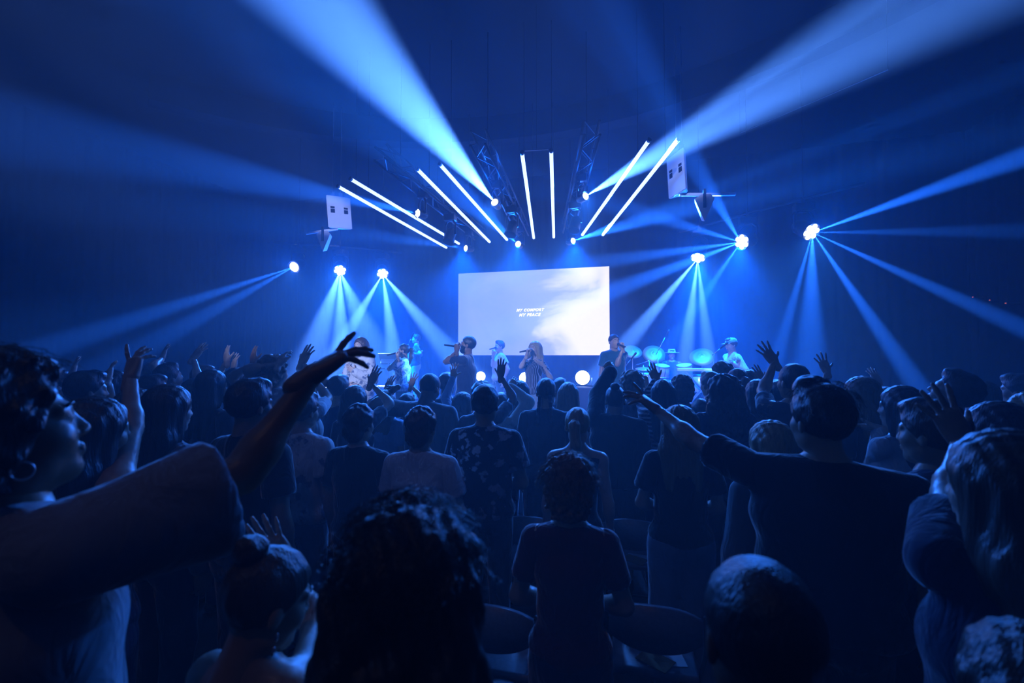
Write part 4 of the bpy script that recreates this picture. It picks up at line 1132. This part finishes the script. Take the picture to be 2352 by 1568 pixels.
perf('musician in a cap and dark vest playing at the right edge of the band', 1679, 777, 8.9, yaw=112, head=(0, -6, 0), hair=('short', 'hair_brown'), skin='skin_pale', shirt=('long', 'cloth_white'), legs=('jeans', 'denim_dark'), cap=('cap', 'cloth_sky'),
     L=((1683, 832, 8.7), (1670, 838, 8.6), 'relaxed'), R=((1697, 826, 8.6), (1688, 820, 8.5), 'relaxed'))
for (a, b_), lab in ((((1517, 818, 10.78), (1502, 826, 10.4)), 'drumstick in the raised right hand of the drummer'), (((1566, 845, 10.68), (1580, 846, 10.35)), 'drumstick over the floor tom in the left hand of the drummer')):
    a, b_ = P(*a), P(*b_); r = empty('drumstick', a); tag(r, lab, 'drumstick')
    bm = bmesh.new(); add_tube(bm, [a - (b_ - a).normalized() * .1, a, b_, b_ + (b_ - a).normalized() * .012], [.008, .008, .005, .006], 8); bm.transform(Matrix.Translation(-a)); bm_obj('stick', bm, MAT['wood_neck'], r, True)

# ------------------------------------------------------------------ audience
AG = 'audience members standing before the stage'
CAST = []
def aud(label, px, py, d, **k):
    CAST.append(person('person', label, px, py, d, group=AG, **k)); return CAST[-1]
def up(wx, wy, fx, fy, d, pose='open', palm=None, hint=None, dd=.06):
    a = [(wx, wy, d), (fx, fy, d + dd), pose, palm]
    if hint: a.append(hint)
    return tuple(a)
def hoop_earring(root, s, c):
    bm = bmesh.new()
    pts = [(.086, -.004 + .015 * math.sin(a), -.060 + .015 * math.cos(a)) for a in [i * math.pi / 9 for i in range(19)]]
    add_tube(bm, pts, .0028, 6, False); bm.transform(c['Mh']); o = bm_obj('earring', bm, MAT['bracelet_metal'], root, True); o.scale = (s, s, s)
def drop_earring(root, s, c):
    bm = bmesh.new()
    for z in (-.055, -.085): 
        bmesh.ops.create_uvsphere(bm, u_segments=8, v_segments=6, radius=.009, matrix=Matrix.Translation((.084, 0, z)) @ Matrix.Diagonal((.6, .6, 1.2, 1)))
    bm.transform(c['Mh']); o = bm_obj('earring', bm, MAT['bracelet_metal'], root, True); o.scale = (s, s, s)
# ---- nearest figures
aud('man in oversized white tee at far left reaching his arm towards the stage', 62, 905, 0.94, yaw=-12, head=(-8, 14, 0), hair=('curly', 'hair_black'), skin='skin_brown', shirt=('tee', 'cloth_pale'), legs=('jeans', 'denim_dark'), off=.022, sleeve=.2, droop=.07, face=True, height=1.92,
    extra=[hoop_earring], R=up(716, 862, 818, 792, 1.24, 'reach', (.1, .25, -1), (0, -.1, -1), .10), L='down', nstrand=500)
aud('man in dark tee at right pointing his outstretched arm at the stage', 1890, 890, 1.72, yaw=-14, head=(34, 4, 0), hair=('quiff', 'hair_dark'), skin='skin_tan', shirt=('tee', 'cloth_black'), legs=('jeans', 'trousers_black'), w=1.34, off=.012, nstrand=260,
    L=up(1508, 940, 1445, 890, 2.34, 'reach', (.1, .1, -1), (-.6, -.3, -.9), .06), R='down')
aud('woman with long straight hair at the right edge raising a spread hand', 2312, 998, 1.02, sex='f', yaw=10, head=(20, 0, 0), hair=('longwide', 'hair_brown'), skin='skin_pale', shirt=('tee', 'cloth_navy'), legs=('jeans', 'denim'), off=.01,
    L=up(2212, 1000, 2150, 890, 1.47, 'spread', (.1, 1, -.1), (-.6, -.2, -1), .04))
aud('person with big curly dark hair at the bottom left of centre', 945, 1182, 0.77, sex='f', yaw=12, hair=('longcurly', 'hair_dark'), skin='skin_tan', shirt=('tee', 'cloth_black'), nstrand=900)
aud('woman with swept up hair and drop earrings at the bottom left', 598, 1262, 1.00, sex='f', yaw=-8, head=(-18, -14, 0), hair=('bun', 'hair_brown'), skin='skin_tan', shirt=('tank', 'cloth_black'), face=True, extra=[drop_earring],
    R=up(655, 1290, 585, 1195, 1.32, 'open', (-.6, .7, .2), (1, -.2, -.6), -.04))
aud('round dark head at the bottom right of centre', 1738, 1292, 0.71, yaw=8, hair=('crop', 'hair_black'), skin='skin_dark', shirt=('tee', 'cloth_black'))
aud('woman with short curly hair and bare neck in the centre foreground', 1308, 1058, 1.78, sex='f', yaw=4, hair=('curly', 'hair_light'), skin='skin_tan', shirt=('tee', 'cloth_wine'), nstrand=1100, legs=('jeans', 'denim_dark'), L='front', R='front')
aud('short person cut off by the bottom right corner', 2362, 1450, 0.68, sex='f', yaw=12, hair=('bob', 'hair_dark'), skin='skin_pale', shirt=('tee', 'cloth_sky'), height=1.54)
# ---- second and third rows, centre
aud('man in dark floral print shirt standing in the centre', 1115, 888, 3.02, yaw=6, hair=('short', 'hair_black'), skin='skin_brown', shirt=('tee', 'cloth_floral'), legs=('jeans', 'denim_dark'), off=.016, L='front', R='front')
aud('person in white tee with wavy hair left of the floral shirt', 969, 940, 2.68, yaw=2, hair=('wavy', 'hair_brown'), skin='skin_tan', shirt=('tee', 'cloth_white'), legs=('jeans', 'denim'), off=.014, L='front', R='front')
aud('man in dark shirt with round hair standing left of the white tee', 828, 934, 2.85, yaw=-4, hair=('wavy', 'hair_black'), skin='skin_tan', shirt=('tee', 'cloth_black'), legs=('jeans', 'trousers_black'), off=.012, R='front')
aud('broad man in pale tee bowing his head behind the white tee', 982, 856, 4.07, yaw=2, head=(-10, -24, 0), hair=('crop', 'hair_black'), skin='skin_dark', shirt=('tee', 'cloth_grey'), legs=('jeans', 'denim_dark'), w=1.16, off=.016, L=up(905, 893, 880, 905, 4.27, 'relaxed', None, (-1, -.2, .2)), R='down')
aud('woman with two braids in a dark pinafore over a pale shirt', 1255, 870, 4.00, sex='f', yaw=2, hair=('braids', 'hair_dark'), skin='skin_tan', shirt=('long', 'cloth_slate'), legs=('wide', 'denim_dark'), off=.014, w=.98, L='down', R='front')
aud('woman with a blonde ponytail and bare neck right of centre', 1326, 938, 2.92, sex='f', yaw=4, head=(-6, 0, 0), hair=('ponytail', 'hair_blond'), skin='skin_pale', shirt=('tank', 'cloth_black'), legs=('jeans', 'trousers_black'))
aud('woman in a dark jacket with a top bun raising her fist', 1413, 888, 3.84, sex='f', yaw=2, hair=('bun', 'hair_dark'), skin='skin_tan', shirt=('jacket', 'cloth_black'), legs=('skirt', 'cloth_slate'), w=1.08, off=.035, L=up(1404, 852, 1390, 828, 4.09, 'grip', (0, 1, 0), (-.5, -.2, -1)))
aud('long haired woman in dark top and jeans under the outstretched arm', 1560, 934, 2.72, sex='f', yaw=4, hair=('longwide', 'hair_light'), skin='skin_pale', shirt=('tee', 'cloth_black'), legs=('wide', 'denim_light'), off=.016, L='front', R='front')
aud('blond person in a pale shirt behind the pointing man', 1772, 970, 2.15, sex='f', yaw=22, head=(20, -4, 0), hair=('bob', 'hair_blond'), skin='skin_pale', shirt=('long', 'cloth_grey'), legs=('jeans', 'denim'), off=.02)
aud('man with tousled curls and an arm pointing up by the drum kit', 1452, 858, 4.30, yaw=0, hair=('curly', 'hair_light'), skin='skin_pale', shirt=('tee', 'cloth_grey'), legs=('jeans', 'denim'), R=up(1483, 885, 1473, 852, 4.55, 'point', (0, 1, 0), (.6, -.2, -1)))
aud('woman with dark straight hair and a raised striped sleeve', 1522, 874, 3.87, sex='f', yaw=4, hair=('long', 'hair_black'), skin='skin_tan', shirt=('long', 'cloth_striped'), legs=('jeans', 'denim'), L=up(1508, 872, 1497, 846, 4.12, 'open', (.2, 1, 0), (-.5, -.2, -1)))
aud('dark haired man in dark shirt right of the striped sleeve', 1566, 868, 4.45, yaw=4, hair=('curly', 'hair_black'), skin='skin_brown', shirt=('tee', 'cloth_slate'), legs=('jeans', 'denim_dark'))
aud('small child with a round head beside the dark haired man', 1608, 895, 4.05, yaw=6, hair=('crop', 'hair_black'), skin='skin_brown', shirt=('tee', 'cloth_plaid'), w=.85, height=1.56)
aud('woman with voluminous dark hair in a dark top right of the drums', 1662, 862, 3.63, sex='f', yaw=8, hair=('longcurly', 'hair_black'), skin='skin_brown', shirt=('tee', 'cloth_navy'), legs=('jeans', 'denim_dark'), w=.98)
aud('tall short haired man turned in profile below the keyboard', 1656, 834, 4.91, yaw=45, head=(20, 0, 0), hair=('wavy', 'hair_dark'), skin='skin_tan', shirt=('tee', 'cloth_slate'), legs=('jeans', 'denim'))
aud('person with a dark cap of hair left of the tall profiled man', 1630, 856, 4.62, yaw=30, hair=('short', 'hair_black'), skin='skin_tan', shirt=('tee', 'cloth_grey'))
aud('woman with pinned brown hair right of the tall profiled man', 1692, 848, 4.21, sex='f', yaw=14, hair=('ponytail', 'hair_brown'), skin='skin_pale', shirt=('tee', 'cloth_navy'))
aud('person with smooth dark hair leaning behind the long haired woman', 1722, 852, 4.58, sex='f', yaw=14, hair=('bob', 'hair_dark'), skin='skin_tan', shirt=('tee', 'cloth_slate'))
aud('woman with long dark hair before the bright glow at stage right', 1738, 874, 3.81, sex='f', yaw=14, hair=('long', 'hair_black'), skin='skin_tan', shirt=('tee', 'cloth_navy'), legs=('jeans', 'denim_dark'))
aud('person with a small raised hand against the bright glow', 1788, 876, 4.18, yaw=18, hair=('short', 'hair_black'), skin='skin_brown', shirt=('tee', 'cloth_black'), L=up(1752, 874, 1736, 846, 4.43, 'open', (.2, 1, 0), (-.6, -.2, -1)))
aud('man with a close crop stretching a big hand high at right', 1818, 838, 3.32, yaw=16, head=(6, 6, 0), hair=('crop', 'hair_dark'), skin='skin_tan', shirt=('tee', 'cloth_slate'), w=1.05, L=up(1779, 832, 1757, 800, 3.67, 'spread', (.2, 1, -.1), (-.6, -.2, -1)))
aud('person raising a clawed hand behind the pointing man', 1912, 896, 3.69, sex='f', yaw=18, hair=('bob', 'hair_brown'), skin='skin_tan', shirt=('tee', 'cloth_navy'), L=up(1899, 852, 1884, 812, 3.94, 'spread', (.3, 1, 0), (-.4, -.3, -1)))
aud('woman with long layered hair in profile at right', 1975, 868, 3.25, sex='f', yaw=34, head=(14, 0, 0), hair=('longwide', 'hair_light'), skin='skin_pale', shirt=('tee', 'cloth_slate'), legs=('jeans', 'denim_dark'))
aud('person lifting a thin hand behind the long layered hair', 2030, 892, 3.73, yaw=24, hair=('short', 'hair_brown'), skin='skin_pale', shirt=('tee', 'cloth_black'), L=up(2018, 880, 2008, 858, 3.93, 'open', (.2, 1, 0)))
aud('woman in pale blouse with a low ponytail at right', 2064, 890, 2.66, sex='f', yaw=30, head=(10, 2, 0), hair=('long', 'hair_dark'), skin='skin_pale', shirt=('long', 'cloth_white'), legs=('jeans', 'denim'), L=up(2020, 985, 1985, 980, 2.86, 'open', (.2, .3, 1), (-.6, -.3, -1)))
aud('man with his face tilted up at the ceiling at far right', 2165, 856, 2.83, yaw=42, head=(10, 26, 0), hair=('short', 'hair_dark'), skin='skin_tan', shirt=('tee', 'cloth_navy'))
aud('person in a dark denim jacket below the spread hand', 2134, 925, 1.79, yaw=26, head=(12, 0, 0), hair=('short', 'hair_brown'), skin='skin_tan', shirt=('jacket', 'denim'), legs=('jeans', 'denim_dark'), off=.012)
aud('person with dark bobbed hair near the right edge', 2282, 928, 1.91, sex='f', yaw=34, head=(8, 0, 0), hair=('bob', 'hair_dark'), skin='skin_tan', shirt=('tee', 'cloth_black'))
aud('fair person glimpsed at the extreme right edge', 2368, 908, 2.12, yaw=40, hair=('wavy', 'hair_blond'), skin='skin_pale', shirt=('tee', 'cloth_olive'), face=True)
aud('dim far figure near the right wall', 2335, 862, 3.63, yaw=40, hair=('short', 'hair_dark'), skin='skin_tan', shirt=('tee', 'cloth_navy'))
aud('dim far woman left of the right wall figure', 2248, 878, 3.50, sex='f', yaw=36, hair=('long', 'hair_brown'), skin='skin_pale', shirt=('tee', 'cloth_slate'))
# ---- centre left
aud('man with short dark hair behind the dark shirted man', 780, 865, 4.28, yaw=-4, hair=('short', 'hair_black'), skin='skin_tan', shirt=('tee', 'cloth_navy'), legs=('jeans', 'denim'))
aud('person with a round head raising a bare hand left of centre', 818, 888, 3.79, sex='f', yaw=-2, hair=('bob', 'hair_dark'), skin='skin_pale', shirt=('tee', 'cloth_slate'), R=up(852, 880, 866, 846, 3.99, 'open', (-.2, 1, 0), (.7, -.2, -1)))
aud('long haired woman in a pale dress lifting her wrist', 888, 898, 4.25, sex='f', yaw=-2, hair=('long', 'hair_brown'), skin='skin_pale', shirt=('dress', 'cloth_sky'), legs=('skirt', 'cloth_sky'), off=.02, L=up(888, 896, 902, 862, 4.50, 'open', (0, 1, 0), (-.8, -.2, -.6)))
aud('person showing only a raised open hand beside the bowing man', 936, 906, 4.69, sex='f', yaw=-2, hair=('short', 'hair_dark'), skin='skin_tan', shirt=('tee', 'cloth_navy'), R=up(944, 886, 951, 862, 4.89, 'spread', (0, 1, 0)))
aud('person with short dark hair below the bearded singer', 1027, 858, 5.01, yaw=0, hair=('short', 'hair_black'), skin='skin_brown', shirt=('tee', 'cloth_black'))
aud('person in a pale long sleeve stretching an arm before the bearded singer', 1064, 902, 4.61, sex='f', yaw=2, hair=('longwide', 'hair_dark'), skin='skin_tan', shirt=('long', 'cloth_sky'), L=up(1041, 866, 1044, 836, 4.86, 'spread', (0, 1, 0), (-.6, -.2, -1)))
aud('grey haired person with a bare arm raised before the screen', 1108, 880, 3.96, sex='f', yaw=2, hair=('wavy', 'hair_grey'), skin='skin_brown', shirt=('tee', 'cloth_grey'), R=up(1150, 862, 1152, 824, 4.21, 'open', (0, 1, 0), (.6, -.2, -1)))
aud('person in fringed sleeve reaching up right of the floral shirt', 1150, 905, 4.38, sex='f', yaw=2, hair=('short', 'hair_brown'), skin='skin_pale', shirt=('long', 'cloth_cream'), off=.02, R=up(1172, 888, 1185, 868, 4.53, 'relaxed', (0, 1, 0), (.8, -.2, -1)))
aud('woman with straight dark hair below the blonde singer', 1196, 876, 4.78, sex='f', yaw=2, hair=('long', 'hair_black'), skin='skin_tan', shirt=('tee', 'cloth_navy'))
aud('small dark haired head right of the braided woman', 1287, 871, 4.91, yaw=4, hair=('short', 'hair_black'), skin='skin_brown', shirt=('tee', 'cloth_plaid'))
aud('woman with light brown hair left of the dazzling flood light', 1306, 880, 4.38, sex='f', yaw=2, hair=('bob', 'hair_light'), skin='skin_pale', shirt=('tank', 'cloth_slate'))
aud('woman with long centre parted hair below the flood light', 1374, 892, 5.04, sex='f', yaw=4, hair=('long', 'hair_dark'), skin='skin_tan', shirt=('tee', 'cloth_slate'))
# ---- left
aud('man in dark shirt with a neat round head left of the reaching arm', 580, 876, 2.34, yaw=-8, hair=('short', 'hair_black'), skin='skin_brown', shirt=('tee', 'cloth_black'), legs=('jeans', 'denim_dark'), off=.012, w=1.04)
aud('woman with long dark hair and pale collar in left midground', 392, 888, 2.38, sex='f', yaw=-10, hair=('longwide', 'hair_dark'), skin='skin_pale', shirt=('long', 'cloth_grey'), off=.014)
aud('dark haired person at left raising one arm with curled fingers', 225, 918, 1.72, sex='f', yaw=-12, hair=('longwide', 'hair_black'), skin='skin_tan', shirt=('tank', 'cloth_navy'), R=up(300, 868, 312, 812, 2.00, 'reach', (-.3, 1, .1), (.7, -.2, -1)))
aud('woman with smooth long hair left of the neat round head', 490, 852, 3.60, sex='f', yaw=-8, hair=('long', 'hair_dark'), skin='skin_tan', shirt=('tee', 'cloth_slate'))
aud('man in a loose pale shirt flinging his right arm up at left', 634, 824, 4.10, yaw=-8, head=(-8, 6, 0), hair=('curly', 'hair_light'), skin='skin_pale', shirt=('tee', 'cloth_white'), off=.03, R=up(693, 834, 711, 796, 4.25, 'open', (-.2, 1, 0), (.7, -.2, -1)), L=up(640, 838, 648, 818, 3.95, 'relaxed', (0, 1, 0), (-1, -.2, -.3)))
aud('person holding a dark flat hand up left of the loose pale shirt', 592, 852, 4.40, yaw=-8, hair=('wavy', 'hair_grey'), skin='skin_brown', shirt=('tee', 'cloth_white'), L=up(582, 834, 582, 800, 4.50, 'open', (0, 1, 0)))
aud('person raising one pale hand straight up at left', 545, 848, 4.70, sex='f', yaw=-8, hair=('short', 'hair_dark'), skin='skin_pale', shirt=('tee', 'cloth_navy'), L=up(521, 830, 519, 796, 4.90, 'open', (0, 1, 0)), R=up(536, 846, 540, 818, 4.90, 'open', (0, 1, 0)))
aud('person in white tee lifting an arm in the left crowd', 398, 838, 4.45, yaw=-10, head=(0, 16, 0), hair=('short', 'hair_dark'), skin='skin_pale', shirt=('tee', 'cloth_white'), R=up(445, 822, 465, 795, 4.75, 'open', (-.2, 1, 0), (.7, -.2, -1)))
aud('person glimpsed in profile behind the lifted arm at left', 470, 842, 4.90, sex='f', yaw=-20, hair=('short', 'hair_brown'), skin='skin_pale', shirt=('tee', 'cloth_sky'), face=True)
aud('man in a brimmed cap in the left crowd', 362, 834, 5.10, yaw=-16, hair=('short', 'hair_dark'), skin='skin_tan', shirt=('tee', 'cloth_slate'), cap=('cap', 'cloth_grey'), R=up(372, 822, 380, 800, 5.20, 'open', (0, 1, 0)))
aud('dark haired figure behind the long haired woman at left', 352, 864, 3.59, yaw=-12, hair=('short', 'hair_black'), skin='skin_brown', shirt=('tee', 'cloth_black'))
aud('person in white shirt with shoulder bag straps at left', 318, 896, 2.75, sex='f', yaw=-10, hair=('bob', 'hair_brown'), skin='skin_pale', shirt=('tee', 'cloth_white'))
aud('dark figure in the left crowd with a lowered head', 262, 852, 3.73, sex='f', yaw=-14, head=(0, -10, 0), hair=('long', 'hair_black'), skin='skin_tan', shirt=('tee', 'cloth_navy'))
aud('figure in the left crowd holding one hand near the face', 205, 856, 3.15, yaw=-14, hair=('short', 'hair_black'), skin='skin_tan', shirt=('tee', 'cloth_black'), R=up(246, 872, 252, 850, 3.35, 'open', (0, 1, 0)))
aud('figure at far left raising a pale arm above the crowd', 140, 856, 4.20, yaw=-14, head=(0, 12, 0), hair=('short', 'hair_brown'), skin='skin_pale', shirt=('tee', 'cloth_grey'), R=up(166, 858, 174, 828, 4.30, 'open', (0, 1, 0)))
aud('distant figure left of the raised pale arm', 78, 850, 4.80, sex='f', yaw=-14, hair=('long', 'hair_dark'), skin='skin_pale', shirt=('tee', 'cloth_slate'))
aud('distant figure at the extreme left edge', 18, 838, 5.00, yaw=-14, hair=('short', 'hair_blond'), skin='skin_pale', shirt=('tee', 'cloth_grey'), R=up(30, 852, 22, 826, 5.10, 'open', (0, 1, 0)))
aud('dark haired person raising a small hand left of the reaching wrist', 700, 855, 3.85, sex='f', yaw=-6, hair=('short', 'hair_black'), skin='skin_tan', shirt=('tee', 'cloth_white'), R=up(712, 858, 724, 834, 4.05, 'relaxed', (0, 1, 0)))
aud('person in speckled pale tee hidden behind the reaching arm', 700, 905, 3.01, yaw=-6, hair=('short', 'hair_dark'), skin='skin_tan', shirt=('tee', 'cloth_blossom'), off=.014)
aud('dark shirted person with folded arms behind the reaching elbow', 452, 872, 4.04, sex='f', yaw=-8, hair=('short', 'hair_dark'), skin='skin_tan', shirt=('tee', 'cloth_navy'), R='front', L='front')

# ------------------------------------------------------------------ folding chairs
def chair_proto():
    r = empty('folding_chair')
    bm = bmesh.new(); add_box(bm, (-.20, -.19, .435), (.20, .20, .475), bevel=.016); bm_obj('seat', bm, MAT['chair_vinyl'], r, True)
    bm = bmesh.new(); n = 12; rows = []
    for i in range(n + 1):
        u = -1 + 2 * i / n; x = u * .205; bow = -.035 * (1 - u * u); e = (1 - abs(u) ** 2.6)
        z0_, z1_ = .655 - .045 * e, .765 + .055 * e
        rows.append([bm.verts.new((x, -.245 + bow - (.012 if zz == z1_ else 0) + o, zz)) for o in (0, .028) for zz in (z0_, z1_)])
    for a, b_ in zip(rows[:-1], rows[1:]):
        for f in ((0, 1), (1, 3), (3, 2), (2, 0)): bm.faces.new((a[f[0]], a[f[1]], b_[f[1]], b_[f[0]]))
    bm.faces.new((rows[0][0], rows[0][2], rows[0][3], rows[0][1])); bm.faces.new((rows[-1][0], rows[-1][1], rows[-1][3], rows[-1][2]))
    bmesh.ops.recalc_face_normals(bm, faces=bm.faces[:]); bm_obj('backrest', bm, MAT['chair_vinyl'], r, True)
    for s_ in (-1, 1):
        bm = bmesh.new(); add_tube(bm, [(s_ * .222, -.235, .78), (s_ * .224, -.215, .62), (s_ * .224, -.05, .40), (s_ * .224, .20, .012)], .012, 8); bm_obj('leg', bm, MAT['chair_metal'], r, True)
        bm = bmesh.new(); add_tube(bm, [(s_ * .206, .12, .435), (s_ * .206, -.24, .012)], .011, 8); bm_obj('leg', bm, MAT['chair_metal'], r, True)
    for y, z, x in ((.155, .09, .22), (-.20, .075, .20)):
        bm = bmesh.new(); add_tube(bm, [(-x, y, z), (x, y, z)], .008, 6); bm_obj('stretcher', bm, MAT['chair_metal'], r)
    return r
proto = chair_proto(); used = [False]
def copy_tree(o, parent=None):
    c = o.copy(); COL.objects.link(c); c.parent = parent
    for ch in o.children: copy_tree(ch, c)
    return c
FEET = [Vector(o.location) for o in CAST]
def chair(x, y, rz, label):
    for f in FEET:
        if abs(f.x - x) < .36 and -.40 < f.y - y < .36: return None
    o = proto if not used[0] else copy_tree(proto); used[0] = True
    o.location = (x, y, 0); o.rotation_euler = (0, 0, rz); tag(o, label, 'chair', 'folding chairs set in rows')
    return o
def leaf(base, w_, h_, rz, dx, dy, m, name, label, cat, tilt=0.0, z=.477):
    r = empty(name, (base.x + dx, base.y + dy, z), rz); tag(r, label, cat)
    bm = bmesh.new(); add_box(bm, (-w_ / 2, -h_ / 2, 0), (w_ / 2, h_ / 2, .002)); s_ = bm_obj('sheet', bm, MAT[m], r)
    if name == 'envelope':
        bm = bmesh.new(); v = [bm.verts.new(p_) for p_ in ((-w_ / 2, h_ / 2, .0025), (w_ / 2, h_ / 2, .0025), (0, -.01, .005))]; bm.faces.new(v[::-1]); bm.faces.new([bm.verts.new(p_) for p_ in ((-w_ / 2, h_ / 2, .0024), (w_ / 2, h_ / 2, .0024), (0, -.01, .0045))]); bm_obj('flap', bm, MAT['kraft_paper'], r)
def ground(px, py, z):
    v = P(px, py, 1) - CAM_POS; return CAM_POS + v * ((z - CAM_POS.z) / v.z)

def _near_pairs():
    for i, a in enumerate(CAST):
        for b in CAST[i + 1:]:
            d_ = (a.location - b.location).length
            if d_ < .40: print('CLOSE %.2f | %s | %s' % (d_, a['label'], b['label']))
ROWS = [
 # backrest top pixel, label, papers
 (1502, 1400, 'black folding chair in front of the round dark head at bottom', True),
 (1455, 1199, 'black folding chair left of the jeans of the long haired woman', True),
 (1122, 1398, 'black folding chair right of the big curly hair', False),
 (1215, 1192, 'black folding chair behind the short curly haired woman', True),
 (1045, 1182, 'black folding chair left of the floral shirted man', True),
 (1655, 1203, 'black folding chair between the jeans and the pale shirt', True),
 (1150, 1115, 'black folding chair in the third row beside the floral shirt', False),
 (1430, 1120, 'black folding chair in the third row behind the dark jacket', False),
 (745, 1408, 'black folding chair left of the big curly hair', True),
 (2110, 1400, 'black folding chair beside the long haired woman at right', False),
 (880, 1168, 'black folding chair before the white tee', False),
]
for px, py, lab, papers in ROWS:
    g = ground(px, py, .80); x, y = g.x, g.y + .27
    o = chair(x, y, .03 * math.sin(px), lab)
    if o is None: continue
    if papers:
        b = Vector((x, y, 0)); short = lab.replace('black folding chair ', '')
        leaf(b, .19, .13, .1 + .2 * math.sin(px * 1.7), .05, -.08, 'white_card', 'paper_card', 'white card on chair ' + short, 'card')
        leaf(b, .155, .11, -.25 + .3 * math.sin(px * 2.3), .01, -.115, 'kraft_paper', 'envelope', 'kraft envelope on chair ' + short, 'envelope', z=.480)
# a lit phone lying on the chair row, red pilot lamps on the right wall, rear house light
p = ground(884, 1172, .60)
r = empty('phone', (p.x, p.y, .62), .3); tag(r, 'small lit phone on the chair before the white tee', 'phone')
bm = bmesh.new(); add_box(bm, (-.018, -.004, -.02), (.018, .004, .02), bevel=.003); bm_obj('case', bm, MAT['shoe_black'], r)
bm = bmesh.new(); add_box(bm, (-.016, -.0055, -.018), (.016, -.004, .018)); bm_obj('display', bm, MAT['glass_phone'], r)
for i, (px, py) in enumerate(((2238, 682), (2277, 689), (2314, 696))):
    v = P(px, py, 1) - CAM_POS; p = CAM_POS + v * ((RX1 - .32 - CAM_POS.x) / v.x)
    r = empty('pilot_lamp', p); tag(r, ['left', 'middle', 'right'][i] + ' one of three tiny red pilot lamps on the right wall', 'lamp', 'red pilot lamps on the right wall')
    bm = bmesh.new(); add_box(bm, (-.03, -.04, -.02), (.26, .04, .02)); bm_obj('housing', bm, MAT['black_metal'], r)
    bm = bmesh.new(); add_box(bm, (-.034, -.02, -.012), (-.03, .02, .012)); bm_obj('lens', bm, MAT['red_led'], r)
# dim warm house light over the back rows
p = Vector((-.9, -1.6, RZ)); r = empty('house_light', p); tag(r, 'dim warm downlight in the ceiling above the back rows', 'ceiling light')
bm = bmesh.new(); add_lathe(bm, [(.10, 0), (.11, -.12), (.10, -.125), (.09, -.02), (0, -.02)], 20); bm_obj('housing', bm, MAT['black_metal'], r, True)
bm = bmesh.new(); add_lathe(bm, [(.088, -.022), (0, -.03)], 20); bm_obj('lens', bm, MAT['warm_lamp'], r, True)
spot('house_light_lamp', p - Vector((0, 0, .14)), P(640, 1180, 1.5), HOUSE_W, 34, .9, (1.0, .66, .42), .06)
